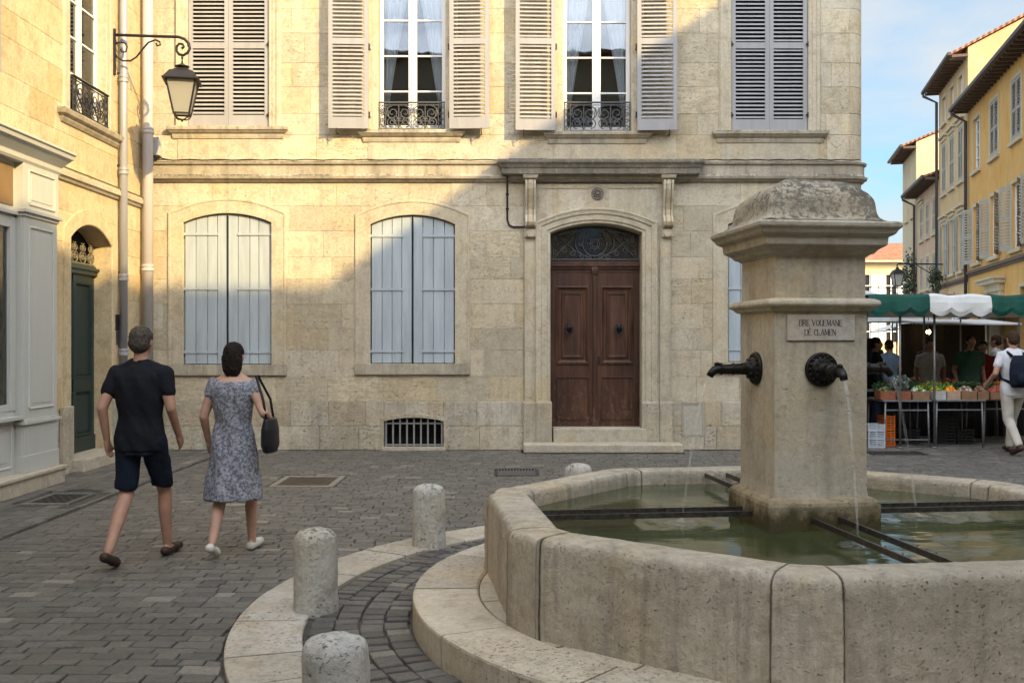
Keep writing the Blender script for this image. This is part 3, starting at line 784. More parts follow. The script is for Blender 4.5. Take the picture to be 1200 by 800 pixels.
ashlar(mb,Y0,Y1,C3,uw+[(4.0,11.72,SL1,3.95)],lo,.55,1.2)
mb.build('wall',M['lwall'],LH)
mb=MB(); mb.tr=LT
ashlar(mb,Y0,4.0,C1,[],lo,.5,1.2,proj=.03,ch=.008)
mb.build('base_course',M['base'],LH)
mb=MB(); mb.tr=LT; ashlar(mb,14.12,Y1,C1,[],lo,.5,1.2,proj=.03,ch=.008); mb.build('base_course',M['base'],LH)
mb=MB(); mb.tr=LT; backing(mb,Y0,Y1+.4,0,TOP-.6,ops,reveal=False)
mb.tr=None; mb.box(XL-8,XL-7.9,Y0,Y1,0,TOP-.6); mb.box(XL-8,XL-.02,Y0,Y0+.1,0,TOP-.6); mb.box(XL-8,XL-.02,Y1-.1,Y1,0,TOP-.6); mb.build('backing',M['mortar'],LH)
mb=MB(); mb.add([(XL+.3,Y0,TOP-.5),(XL+.3,Y1+.1,TOP-.5),(XL-8,Y1+.1,TOP-.5),(XL-8,Y0,TOP-.5),(XL-4,Y0,TOP+1),(XL-4,Y1+.1,TOP+1)],[(0,1,5,4),(2,3,4,5),(0,4,3),(1,2,5),(0,3,2,1)])
mb.build('roof',M['tile'],LH)
# string course: only beyond the shopfront cornice
def lledge(name,y0,y1,prof,mat,bev=0):
    m=MB(); m.loft([[(XL+o,y0-o,z),(XL+o,y1+o,z),(XL-.02,y1+o,z),(XL-.02,y0-o,z)] for o,z in prof]); return m.build(name,mat,LH,bevel=bev,seg=1)
lledge('string_course',11.60,Y1-.2,[(.0,SL0),(.03,SL0+.01),(.055,SL0+.05),(.075,SL0+.055),(.08,SL0+.11),(.06,SL0+.12),(.06,SL1-.03),(.08,SL1-.02),(.03,SL1+.0)],M['trim'])
# upper windows
for k,(a,b,c,d) in enumerate(uw):
    lledge('window_sill',a-.22,b+.38 if k==0 else b+.2,[(.02,c-.17),(.05,c-.13),(.055,c-.10),(.10,c-.08),(.12,c-.03),(.10,c-.01)],M['sill'])
    s=MB(); s.tr=lambda x,y,z:(XL-y,x,z)
    s.casing([(a,c),(a,d),(b,d),(b,c)],[(0,.16),(0,-.01),(.01,-.02),(.11,-.02),(.115,-.03),(.17,-.03),(.18,.02)]); s.build('window_surround',M['trim'],LH)
    # casement in the recess
    s=MB(); s.tr=lambda x,y,z:(XL-y,x,z)
    yg=.14; f=.06; m_=(a+b)/2
    s.box(a,a+f,yg-.03,yg+.03,c,d); s.box(b-f,b,yg-.03,yg+.03,c,d); s.box(m_-.06,m_+.06,yg-.032,yg+.028,c,d); s.box(a+f,b-f,yg-.028,yg+.026,d-f,d); s.box(a+f,b-f,yg-.028,yg+.026,c,c+.1)
    for q in range(1,6):
        s.box(a+f,m_-.06,yg-.02,yg+.02,c+.1+.47*q-.012,c+.1+.47*q+.012); s.box(m_+.06,b-f,yg-.02,yg+.02,c+.1+.47*q-.012,c+.1+.47*q+.012)
    wn=s.build('window',M['white'],LH)
    s=MB(); s.tr=lambda x,y,z:(XL-y,x,z); s.box(a+f-.01,m_-.05,yg-.002,yg+.002,c+.09,d-.05); s.box(m_+.05,b-f+.01,yg-.002,yg+.002,c+.09,d-.05); s.build('pane',M['glass'],wn)
    s=MB(); s.tr=lambda x,y,z:(XL-y,x,z); s.box(a-.3,b+.3,.5,.52,c-.2,d+.2); s.build('dark_room',M['room'],LH)
    s=MB(); iron_panel(s,a+.01,b-.01,c+.02,c+.47,.02,tr=lambda x,y,z:(XL-y+.06,x,z)); s.build('balcony_rail',M['iron'],LH)
    if k>0:
        for (p,q,e) in ((a-.66,a-.06,0),(b+.06,b+.66,0)):
            louvre(p,q,c-.02,d-.02,-.13,LH,rails=((c+d)/2,),loc_tr=lambda x,y,z:(XL-y,x,z))
            hh=MB(); xx=q-.12; hh.tr=lambda x,y,z:(XL-y,x,z); hh.tube([(xx,0,c-.09),(xx,-.16,c-.09),(xx,-.165,c-.02)],.008,6); hh.build('shutter_dog',M['iron'],LH)
# green door
path=[(gd0,gz0)]+arc(gd0,gd1,gzs,gzc,12)+[(gd1,gz0)]
s=MB(); s.tr=lambda x,y,z:(XL-y,x,z); s.casing(path,[(0,.30),(0,-.01),(.012,-.02),(.2,-.02),(.205,.02)]); s.build('door_surround',M['lwall'],LH)
s=MB(); 
for (p,q) in ((12.25,gd0-.0),(gd1+.005,gd1+.28)): s=MB(); s.box(XL+.0,XL+.055,p,q,0,.84); s.build('plinth_block',M['base'],LH,bevel=.012)
s=MB(); s.box(XL-.35,XL+.20,gd0-.05,gd1+.10,0,.17); s.build('door_step',M['step'],LH,bevel=.02)
zt=2.55
s=MB(); s.tr=lambda x,y,z:(XL-y,x,z); yg=.235; m_=(gd0+gd1)/2; st=.10
s.box(gd0,gd0+st,yg,yg+.05,gz0,zt); s.box(gd1-st,gd1,yg,yg+.05,gz0,zt); s.box(m_-.04,m_+.04,yg-.012,yg+.05,gz0,zt)
s.box(gd0+st,gd1-st,yg+.001,yg+.049,gz0,gz0+.22); s.box(gd0+st,gd1-st,yg+.001,yg+.049,.98,1.16); s.box(gd0+st,gd1-st,yg+.001,yg+.049,zt-.12,zt); s.box(gd0+.01,gd1-.01,yg-.025,yg+.0,gz0+.005,gz0+.20)
dl=s.build('door_leaf',M['green'],LH,bevel=.004)
s=MB(); s.tr=lambda x,y,z:(XL-y,x,z)
for (p,q) in ((gd0+st,m_-.04),(m_+.04,gd1-st)):
    for (za,zb_) in ((gz0+.22,.98),(1.16,zt-.12)):
        s.box(p,q,yg+.03,yg+.04,za,zb_); s.box(p+.05,q-.05,yg+.012,yg+.031,za+.05,zb_-.05)
        s.casing([(p,za),(p,zb_),(q,zb_),(q,za),(p,za)],[(-.03,yg+.03),(-.03,yg+.018),(-.01,yg-.008),(0,yg-.01),(0,yg+.02)])
s.build('panel',M['green'],dl)
s=MB(); s.tr=lambda x,y,z:(XL-y,x,z); s.box(gd0,gd1,yg-.05,yg+.05,zt,zt+.06); s.box(gd0,gd1,yg-.08,yg+.05,zt+.0605,zt+.10); s.box(gd0,gd1,yg-.03,yg+.05,zt+.1005,zt+.13); s.build('transom',M['green'],LH,bevel=.005)
s=MB(); s.tr=lambda x,y,z:(XL-y,x,z)
zb=zt+.14; s.box(gd0,gd1,yg-.01,yg+.01,zb,zb+.02)
for i in range(5):
    cx=gd0+.13+(gd1-gd0-.26)*i/4; h_=.13
    for sg in (1,-1): s.tube([(x,yg-.01,z) for x,z in spiral(cx+sg*.035,zb+.10,.075,.015,-PI/2,1.5*sg,16)],.009,6); s.tube([(x,yg-.01,z) for x,z in spiral(cx+sg*.04,zb+.22,.06,.012,PI/2,1.5*sg,16)],.008,6)
s.build('fanlight_grille',plain('cream_ironwork',(.17,.15,.11),.7),LH)
s=MB(); s.tr=lambda x,y,z:(XL-y,x,z); s.box(gd0-.1,gd1+.1,.33,.35,0,gzc+.1); s.build('dark_hall',M['dark'],LH)
s=MB(); s.tr=lambda x,y,z:(XL-y,x,z)
s.tube([(m_-.2+.05*math.sin(t),yg-.03,1.80-.07*math.cos(t)) for t in [2*PI*i/16 for i in range(17)]],.01,8); s.ball((m_-.2,yg-.02,1.88),.03,.03,.03,10,8); s.build('door_knocker',M['iron'],dl,smooth=True)
s=MB(); s.tr=lambda x,y,z:(XL-y,x,z); s.box(m_-.36,m_-.12,yg-.008,yg+.002,1.05,1.10); s.build('letter_slot',M['brass'],dl,bevel=.003)
# intercoms
s=MB(); s.tr=lambda x,y,z:(XL-y,x,z); s.box(13.93,14.15,-.03,.0,1.80,2.03); s.build('intercom_panel',plain('dark_steel',(.05,.05,.05),.35,.5),LH,bevel=.005)
s=MB(); s.tr=lambda x,y,z:(XL-y,x,z); s.box(13.95,14.14,-.025,.0,1.60,1.79); 
for q in range(2): s.box(13.97,14.12,-.03,-.0245,1.63+.07*q,1.67+.07*q)
s.build('intercom_panel',plain('grey_steel',(.13,.13,.13),.35,.5),LH,bevel=.004)

# ---- painted timber shopfront
SF = thing('shopfront','cream painted timber shopfront with moulded cornice on the left house','shopfront',(XL,8,0))
XS = XL+.25
def sbox(m,x0,x1,y0,y1,z0,z1): m.box(x0,x1,y0,y1,z0,z1)
sy0,sy1 = 4.0,11.70
s=MB(); s.box(XL-.02,XL+.32,sy0,sy1,0,.17); s.box(XL,XL+.35,sy0,sy1+.02,.1705,.21); s.build('stone_base',M['step'],SF,bevel=.01)
def pil(y0,y1):
    m=MB(); 
    m.box(XL-.02,XS-.03,y0+.01,y1-.01,.211,3.05)
    m.box(XL,XS+.012,y0,y1,.2115,.40); m.box(XL,XS-.006,y0+.02,y1-.02,.4005,.74)
    m.box(XL,XS+.03,y0-.02,y1+.02,.7405,.775); m.box(XL,XS+.008,y0-.0,y1+.0,.7755,.80)
    m.box(XL,XS-.008,y0+.02,y1-.02,.8005,3.02)
    m.box(XL,XS+.01,y0,y1,3.0205,3.06); m.box(XL,XS+.04,y0-.03,y1+.03,3.0605,3.10); m.box(XL,XS,y0,y1,3.1005,3.62)
    # raised frames
    for (za,zb_,ins,xx) in ((.92,2.90,.14,XS-.008),(3.17,3.52,.12,XS)):
        a=y0+ins; b=y1-ins
        m.tr=lambda x,y,z:(-y,x,z)
        m.casing([(a,za),(a,zb_),(b,zb_),(b,za),(a,za)],[(0,-xx+.01),(0,-xx-.012),(.012,-xx-.018),(.025,-xx-.006),(.025,-xx+.01)])
        m.tr=None
        m.box(xx-.01,xx+.006,a+.04,b-.04,za+.04,zb_-.04)
    return m.build('pilaster',M['shop'],SF,bevel=.003,seg=1)
pil(10.85,11.68); pil(7.35,7.95); pil(4.0,4.6)
# bays
for (a,b) in ((7.95,10.85),(4.6,7.35)):
    m=MB(); xx=XS-.10
    m.box(XL-.02,xx,a,b,.211,.80); m.box(XL,xx+.10,a,b,.8005,.84); m.box(XL,xx,a,b,.8405,.90)
    m.box(XL-.02,xx,a,b,3.00,3.62); m.box(XL,xx+.05,a,b,3.02,3.06)
    m.box(xx-.06,xx+.015,a,a+.12,.9005,2.999); m.box(xx-.06,xx+.015,b-.12,b,.9005,2.999); m.box(xx-.06,xx+.01,a+.12,b-.12,2.88,2.999); m.box(xx-.06,xx+.01,a+.12,b-.12,.9005,.97)
    m.tr=lambda x,y,z:(-y,x,z)
    for q in range(3):
        p0=a+.1+(b-a-.1)*q/3; p1=a+(b-a-.1)*(q+1)/3
        m.casing([(p0,.30),(p0,.72),(p1,.72),(p1,.30),(p0,.30)],[(0,-xx+.01),(0,-xx-.012),(.012,-xx-.018),(.03,-xx-.004),(.03,-xx+.01)])
        m.box(p0+.05,p1-.05,-xx-.008,-xx+.01,.35,.67)
    m.tr=None
    m.build('window_bay',M['shop'],SF,bevel=.003,seg=1)
    m=MB(); m.box(xx-.03,xx-.024,a+.11,b-.11,.96,2.89); m.build('pane',M['glass'],SF)
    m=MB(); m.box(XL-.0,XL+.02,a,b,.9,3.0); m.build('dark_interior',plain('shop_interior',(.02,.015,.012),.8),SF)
    m=MB(); m.box(xx+.0005,xx+.012,a+.05,b-.05,3.12,3.56); m.build('fascia_board',paint('ochre_fascia',(.24,.15,.065),.45,.2,(.5,.36,.18),.4,streak=False),SF,bevel=.004)
m=MB(); m.loft([[(XL-.02,sy0-.02-o*.3,z),(XL+.22+o,sy0-.02-o*.3,z),(XL+.22+o,sy1+.0+o*.5,z),(XL-.02,sy1+.0+o*.5,z)] for o,z in [(.03,3.60),(.05,3.63),(.05,3.68),(.09,3.72),(.15,3.78),(.17,3.785),(.18,3.83),(.20,3.84),(.20,3.865),(.0,3.93),(-.2,3.97)]])
m.build('cornice',M['shop'],SF,bevel=.003,seg=1)

# ---- downpipes
def pipe(name,label,x,y,r,joints,mat,z0=.0,rj=None):
    t=thing(name,label,'drainpipe',(x,y,0),0,'drainpipes in the corner of the square')
    m=MB(); m.lathe((x,y,z0+.9),[(r,0),(r,TOP-.6-z0-.9)],20); m.build('pipe',mat,t,smooth=True)
    m=MB(); m.lathe((x,y,z0),[(r*.95,0),(r*.95,.92)],20); m.build('pipe_shoe',M['zincl'],t,smooth=True)
    for z in joints:
        m=MB(); m.lathe((x,y,z),[(r+.001,-.05),(r+.014,-.045),(r+.014,-.015),(r+.006,-.01),(r+.006,.012),(r+.014,.016),(r+.014,.045),(r+.001,.05)],20); m.build('pipe_collar',mat,t,smooth=False)
        m=MB(); m.box(x-.012,x+.012,y,y+.12,z+.07,z+.09) if y>14.5 else m.box(XL-.0,x,y-.012,y+.012,z+.07,z+.09)
        m.build('bracket',M['iron'],t)
pipe('drainpipe','grey-blue drainpipe on the left wall behind the bracket lantern',XL+.09,14.05,.054,[1.5,2.55,4.05,5.35,7],M['zinc'])
pipe('drainpipe','thicker pinkish drainpipe in the corner where the two houses meet',XL+.12,14.90,.078,[2.75,4.8,6.9],M['zincl'])

# ---- bracket lantern on the left wall
LY=13.92
def lx(px): return (px-600)/F*LY
def lzz(py): return EYE+(400-py)/F*LY
SLt=thing('bracket_lantern','black four-sided street lantern hanging from a scrolled iron bracket','street lamp',(XL,LY,lzz(42)))
m=MB(); P=lambda px,py:(lx(px),LY,lzz(py))
m.box(XL-.005,XL+.03,LY-.02,LY+.02,lzz(88),lzz(34)); m.build('wall_plate',M['iron'],SLt,bevel=.004)
m=MB(); m.tube([P(132,41),P(160,42),P(190,43),P(209,43.5),P(216,46),P(221,51),P(222.5,57),P(220,62),P(215,65),P(210,64),P(207,60),P(207,55),P(210,51.5),P(214,52),P(215.5,55),P(213,57.5)],.022,8,[.021]*4+[.02]*6+[.018]*6)
m.tube([P(135,52),P(139,50),P(146,50.5),P(149,55),P(147.5,61),P(143,61.5),P(141,58)],.012,8)
m.tube([P(135,52),P(134,60),P(137,67),P(144,71.5),P(153,71.5),P(160,67),P(167,58),P(174,50),P(182,47),P(187,49),P(188,53),P(184,54),P(183,51)],.013,8)
m.build('bracket_arm',M['iron'],SLt,smooth=True)
cx=lx(213.5); m=MB(); m.tube([(cx,LY,lzz(64)),(cx,LY,lzz(78))],.009,8); m.ball((cx,LY,lzz(68)),.018,.018,.022,10,8); m.ball((cx,LY,lzz(73)),.015,.015,.018,10,8); m.build('hanger',M['iron'],SLt)
lant=bpy.data.objects.new('lantern_head',None)
rzL=math.radians(12)
def rot(px_,py_,z): c,s_=math.cos(rzL),math.sin(rzL); return (cx+px_*c-py_*s_, LY+px_*s_+py_*c, z)
m=MB(); m.tr=rot
zR0,zR1=lzz(96.5),lzz(85.5)
m.stack(0,0,[(.245,.245,zR0),(.250,.250,zR0+.012),(.225,.225,zR0+.03),(.155,.155,zR1),(.13,.13,zR1+.01),(.065,.065,zR1+.05),(.05,.05,zR1+.075)])
m.lathe((0,0,zR1+.07),[(.05,0),(.10,.012),(.10,.02),(.045,.04),(.02,.06)],12)
cap_=m.build('lantern_roof',M['iron'],SLt)
m=MB(); m.tr=rot
zb=lzz(134); tw,bw=.195,.105
for sx in (1,-1):
    for sy in (1,-1): m.beam((sx*tw,sy*tw,zR0),(sx*bw,sy*bw,zb),.018,.018)
    m.beam((sx*bw,-bw,zb),(sx*bw,bw,zb),.02,.02); m.beam((-bw,sx*bw,zb),(bw,sx*bw,zb),.02,.02)
for sx,sy in ((1,1),(-1,1),(1,-1),(-1,-1)): m.tube([(sx*bw,sy*bw,zb),(sx*.09,sy*.09,zb-.04),(sx*.05,sy*.05,zb-.07),(0,0,zb-.075)],.009,6)
m.ball((0,0,zb-.085),.018,.018,.025,8,6)
m.build('lantern_frame',M['iron'],SLt)
m=MB(); m.tr=rot; m.stack(0,0,[(bw-.004,bw-.004,zb+.005),(tw-.006,tw-.006,zR0-.002)],cap=False); m.build('lantern_glass',M['lglass'],SLt)

# ------------------------------------------------------------------ the house behind the viewer that casts the diagonal shade
CT=15.3
roofpts=[(15.1,12.0),(15.1,-2.8),(12.55,-2.8),(11.9,-5.36),(11.0,-9.5),(8.0,-26.0),(30,-26.0),(30,12.0)]
CH=thing('tall_house','tall plain ochre house across the square whose roof edge shades it','house',(20,-6,0))
mb=MB(); mb.loft([[(x,y,z) for x,y in roofpts] for z in (0,CT)]); mb.build('wall',plain('ochre_render',(.42,.30,.15),.9),CH)
mb=MB(); mb.loft([[(x+(.0),y,z) for x,y in roofpts] for z in (CT+.002,CT+.12)]); mb.build('roof',M['tile'],CH)
mb=MB()
for k in range(5):
    for z in (1.2,5,8.6,12):
        y=-1+k*2.6; mb.box(15.04,15.12,y-.5,y+.5,z,z+1.9)
mb.build('shutter',M['blue'],CH)

OH=thing('opposite_house','plain pale house on the far side of the square facing the stone house','house',(-3,-9,0))
mb=MB(); mb.tr=lambda u,d,z:(u,-9-d,z)
oo=[(x-.5,x+.5,a,a+2) for x in (-12,-9,-6,-3,0,3,6) for a in (1.2,5,8.6)]
backing(mb,-14,7.9,0,12.9,oo,0,.2); mb.tr=None; mb.box(-13.99,7.89,-17,-9.3,0,12.89); mb.build('wall',plain('pale_render',(.50,.42,.29),.9),OH)
mb=MB(); mb.loft([[(-14.4,-8.6,z),(8.0,-8.6,z),(8.0,-17.2,z),(-14.4,-17.2,z)] for z in (12.9,13.1)]); mb.build('roof',M['tile'],OH)
for x in (-12,-9,-6,-3,0,3,6):
    for a in (1.2,5,8.6):
        mb=MB(); mb.box(x-.5,x+.5,-9.12,-9.08,a,a+2); mb.build('shutter',M['blue'],OH)
# ------------------------------------------------------------------ ground
FCX,FCY,FTH = 1.78,6.13,math.radians(7.0)
g=G('dusty_ground'); n=g.noise(3,6,.7); M['ground']=g.fin(g.ramp(n,[(.35,(.085,.078,.068)),(.65,(.14,.128,.108))]),.9)
mb=MB(); mb.add([(-200,-200,-.03),(200,-200,-.03),(200,300,-.03),(-200,300,-.03)],[(0,1,2,3)]); struct('ground',mb,M['ground'])
mb=MB(); mb.add([(XL,-1,-.022),(12,-1,-.022),(20,24,-.022),(XL,24,-.022)],[(0,1,2,3)]); struct('paving_bed',mb,M['soil'])
def sett(mb,pts,h,rr,c=.009,tilt=.010):
    # pts: four corners (x,y) counter-clockwise
    cx=sum(p[0] for p in pts)/4; cy=sum(p[1] for p in pts)/4
    h0=h+(rr.random()-.5)*.006; tx=(rr.random()-.5)*tilt*4; ty=(rr.random()-.5)*tilt*4
    def lv(k,dz):
        out=[]
        for x,y in pts:
            L=math.hypot(x-cx,y-cy); f=(L-k)/L; X=cx+(x-cx)*f; Y=cy+(y-cy)*f
            out.append((X,Y,h0+dz+(X-cx)*tx+(Y-cy)*ty))
        return out
    A=lv(0,-.03); B=lv(.001,-c*.8); C_=lv(c*.5,-c*.2); D_=lv(c*1.5,0)
    mb.add(A+B+C_+D_,[(0,1,5,4),(1,2,6,5),(2,3,7,6),(3,0,4,7),(4,5,9,8),(5,6,10,9),(6,7,11,10),(7,4,8,11),(8,9,13,12),(9,10,14,13),(10,11,15,14),(11,8,12,15),(12,13,14,15)])
rs=random.Random(3)
covers=[]   # rectangles kept clear: x0,x1,y0,y1
covers+= [(-5.02,-4.50,10.10,10.86),(-2.80,-2.02,11.32,12.24),(-.22,.33,12.24,12.94),(5.25,6.1,14.5,15.0),(fx(613)-.02,fx(795)+.02,YF-.50,YF+1)]
def blocked(x0,x1,y0,y1): return any(x1>a and x0<b and y1>c and y0<d for a,b,c,d in covers)
mb=MB(); y=3.4
def inkerb(x,y,R): return (x-FCX)**2+(y-FCY)**2<R*R
XSEAM=-4.28
while y<YF-.02:
    rowh=.082+rs.random()*.04+.012*max(0,min(1,(8-y)/3))
    if y+rowh>YF-.02: rowh=YF-.02-y
    if rowh<.05: break
    x=XSEAM+.03+rs.random()*.02; xe=9.5
    while x<xe:
        wd=.11+rs.random()*.13; gp=.003+rs.random()*.004
        skew=lambda X:.012*math.sin(X*1.3+y)+.02*math.sin(X*.35+y*.2)
        p=[(x,y+skew(x)),(x+wd-gp,y+skew(x+wd)),(x+wd-gp,y+rowh-gp+skew(x+wd)),(x,y+rowh-gp+skew(x))]
        p=[(a+(rs.random()-.5)*.010,b+(rs.random()-.5)*.010) for a,b in p]
        ok=not blocked(x,x+wd,y,y+rowh)
        R=3.42
        d=[math.hypot(a-FCX,b-FCY) for a,b in p]
        if ok and min(d)<R:
            if max(d)<R+.04: ok=False
            else:   # trim against the kerb ring
                q=[]
                for a,b in p:
                    L=math.hypot(a-FCX,b-FCY)
                    q.append((a,b) if L>R+.006 else (FCX+(a-FCX)/L*(R+.008),FCY+(b-FCY)/L*(R+.008)))
                p=q
        if p[0][0]>5.4 and y>YF-.3 and False: ok=False
        if ok: sett(mb,p,0,rs)
        elif blocked(x,x+wd,y,y+rowh):
            rr4=[(x,x+wd-gp,y,y+rowh-gp)]
            for (ca,cb,cc,cd) in covers:
                rr4=subtract(rr4,(ca-.004,cb+.004,cc-.004,cd+.004))
            for (ra,rb2,rc,rd) in rr4:
                if rb2-ra>.025 and rd-rc>.02: sett(mb,[(ra,rc),(rb2,rc),(rb2,rd),(ra,rd)],0,rs)
        x+=wd
    y+=rowh
# strip along the left wall, laid the other way
x=XL+.02
while x<XSEAM-.03:
    cw=.13+rs.random()*.03; 
    if x+cw>XSEAM-.02: cw=XSEAM-.02-x
    if cw<.05: break
    yy=3.4+rs.random()*.2
    while yy<YF-.05:
        L=.16+rs.random()*.14; L=min(L,YF-.03-yy)
        if L>.05 and not blocked(x,x+cw,yy,yy+L): sett(mb,[(x,yy),(x+cw-.008,yy+rs.random()*.008),(x+cw-.008,yy+L-.008),(x,yy+L-.008+rs.random()*.006)],0.004,rs)
        yy+=L+.0
    x+=cw
# market street paving beyond the corner
y=YF-.02
while y<27:
    rowh=.14+rs.random()*.05; x=5.46
    while x<13.5:
        wd=.18+rs.random()*.2
        sett(mb,[(x,y),(x+wd-.008,y),(x+wd-.008,y+rowh-.008),(x,y+rowh-.008)],0,rs); x+=wd
    y+=rowh
struct('paving',mb,M['sett'])
# cobbled ring
mb=MB(); r=2.40; 
while r<2.985:
    dr=min(.138+rs.random()*.01,2.998-r)
    if dr<.05: break
    n=int(2*PI*r/.122); a0=rs.random(); ed=[a0+2*PI*(i+(rs.random()-.5)*.42)/n for i in range(n)]+[a0+2*PI]; ed[-1]=ed[0]+2*PI
    for i in range(n):
        a=ed[i]+(.009+rs.random()*.005)/r; b=ed[i+1]-(.009+rs.random()*.005)/r; ro=(rs.random()-.5)*.018; r0=max(2.385,r+ro+.003); r1=min(3.0,r+dr-.006+ro)
        pts=[(FCX+r0*math.cos(a),FCY+r0*math.sin(a)),(FCX+r1*math.cos(a),FCY+r1*math.sin(a)),(FCX+r1*math.cos(b),FCY+r1*math.sin(b)),(FCX+r0*math.cos(b),FCY+r0*math.sin(b))]
        sett(mb,pts,.004,rs,.011,.010)
    r+=dr
struct('cobblestone_ring',mb,M['cobble'])
def ringstone(mb,r0,r1,a,b,z0,z1,ch=.008,n=6,rr=None,cx=FCX,cy=FCY,top=None):
    R=[]
    dz=(rr.random()-.5)*.004 if rr else 0
    for i in range(n+1):
        t=a+(b-a)*i/n
        pr=[(r0,z0),(r0,z1-ch),(r0+ch,z1),(r1-ch*1.2,z1),(r1-ch*.3,z1-ch*.35),(r1,z1-ch*1.2),(r1,z0)]
        R.append([(cx+q*math.cos(t),cy+q*math.sin(t),z+dz) for q,z in pr])
    mb.loft(R)
mb=MB(); a=0
while a<2*PI-.001:
    w_=min((.42+rs.random()*.35)/3.2,2*PI-a)
    if 2*PI-a-w_<.06: w_=2*PI-a
    ringstone(mb,3.005,3.415,a+.0022,a+w_-.0022,-.03,.012,.008,6,rs); a+=w_
struct('kerb',mb,M['kerb'])
# covers and grate
def cover(name,label,x0,x1,y0,y1,fr,mat,fmat,slots=False):
    t=thing(name,label,'manhole cover' if not slots else 'drain grate',((x0+x1)/2,(y0+y1)/2,0))
    m=MB(); 
    for (a,b,c,d) in ((x0,x1,y0,y0+fr),(x0,x1,y1-fr,y1),(x0,x0+fr,y0+fr+.001,y1-fr-.001),(x1-fr,x1,y0+fr+.001,y1-fr-.001)): m.box(a,b,c,d,-.03,.004)
    m.build('frame',fmat,t,bevel=.004,seg=1)
    m=MB(); a,b,c,d=x0+fr+.004,x1-fr-.004,y0+fr+.004,y1-fr-.004
    if slots:
        m.box(a,b,c,d,-.03,-.018); n=12
        for i in range(n+1):
            xx=a+(b-a)*i/n; m.box(xx-.009,xx+.009,c,d,-.017,.0)
    else:
        m.box(a,b,c,d,-.03,-.004)
        for i in range(9):
            for j in range(9):
                if (i+j)%2==0: xx=a+(b-a)*(i+.5)/9; yy=c+(d-c)*(j+.5)/9; m.box(xx-.022,xx+.022,yy-.012,yy+.012,-.0035,-.0005)
    m.build('plate',mat,t)
castiron=plain('cast_iron_plate',(.045,.043,.040),.6,.3,.5,20)
cover('manhole_cover','dark iron manhole cover beside the cream shopfront',-5.0,-4.52,10.12,10.84,.05,castiron,M['cobble'])
cover('manhole_cover','rusty brown manhole cover in a pale stone frame in front of the house',-2.78,-2.04,11.34,12.22,.07,plain('rusty_plate',(.085,.065,.045),.8,.1,.4,10),plain('cover_frame_stone',(.24,.215,.17),.9))
cover('drain_grate','slotted iron drain grate in the setts before the brown door',-.20,.31,12.26,12.92,.02,plain('grate_bars',(.14,.13,.12),.6,.3),castiron,True)
cover('manhole_cover','dark manhole cover on the street below the market stall',5.27,6.08,14.52,14.98,.03,castiron,castiron)
# bollards
def bollard_mesh(sd):
    m=MB(); r=.133; prof=[(r*1.03,-.02),(r*1.02,.04),(r,.12),(r*.99,.40),(r*.985,.425),(r*.95,.452),(r*.86,.475),(r*.70,.49),(r*.45,.50),(r*.2,.505),(.002,.506)]
    # subdivide
    pp=[]
    for (a,b),(c,d) in zip(prof[:-1],prof[1:]):
        n=max(1,int(math.hypot(c-a,d-b)/.02))
        for i in range(n): pp.append((a+(c-a)*i/n,b+(d-b)*i/n))
    pp.append(prof[-1]); R=[]
    for q,z in pp:
        ring=[]
        for j in range(40):
            t=2*PI*j/40; x,y=math.cos(t),math.sin(t)
            k=noise.noise(Vector((x*1.5+sd,y*1.5,z*5)))*.006+noise.noise(Vector((x*6+sd,y*6,z*30)))*.0035
            e=max(0,noise.noise(Vector((x*2.5,y*2.5+sd,z*14)))-.35)*-.02
            ring.append(((q+k+e)*x if q>.01 else q*x,(q+k+e)*y if q>.01 else q*y,z+ (k if q<.1 else 0)))
        R.append(ring)
    m.loft(R); return m
for i,(x,y,l) in enumerate([(-.69,3.90,'round stone bollard nearest the viewer, cut by the picture edge'),(-1.203,6.11,'pitted stone bollard standing between the two others on the kerb ring'),(-.668,8.02,'stone bollard farthest along the kerb, left of the basin'),(.62,9.35,'stone bollard almost hidden behind the far basin rim')]):
    m=bollard_mesh(i*7.3); o=m.build('stone_bollard',M['bollard'],smooth=True,local=True); o.location=(x,y,0); o.rotation_euler=(0,0,i*1.3)
    tag(o,l,'bollard','stone bollards around the fountain')
    if False: pass

# ------------------------------------------------------------------ the fountain
FO=thing('stone_fountain','octagonal stone fountain with a capped square pillar and iron spouts','fountain',(FCX,FCY,0),FTH)
def B(m,name,mat,**k): return m.build(name,mat,FO,local=True,**k)
# platform of ring slabs
rb=random.Random(9)
m=MB(); a=.12
for i in range(15):
    w_=2*PI/15; ringstone(m,1.985,2.38,a+.0032,a+w_-.0032,-.03,.150,.014,10,rb,0,0); a+=w_
B(m,'step_slab_ring',M['disc'])
m=MB(); a=.3
for i in range(26):
    w_=2*PI/26; ringstone(m,1.70,1.98,a+.004,a+w_-.004,0,.143,.008,4,rb,0,0); a+=w_
B(m,'inner_slab_ring',M['disc'])
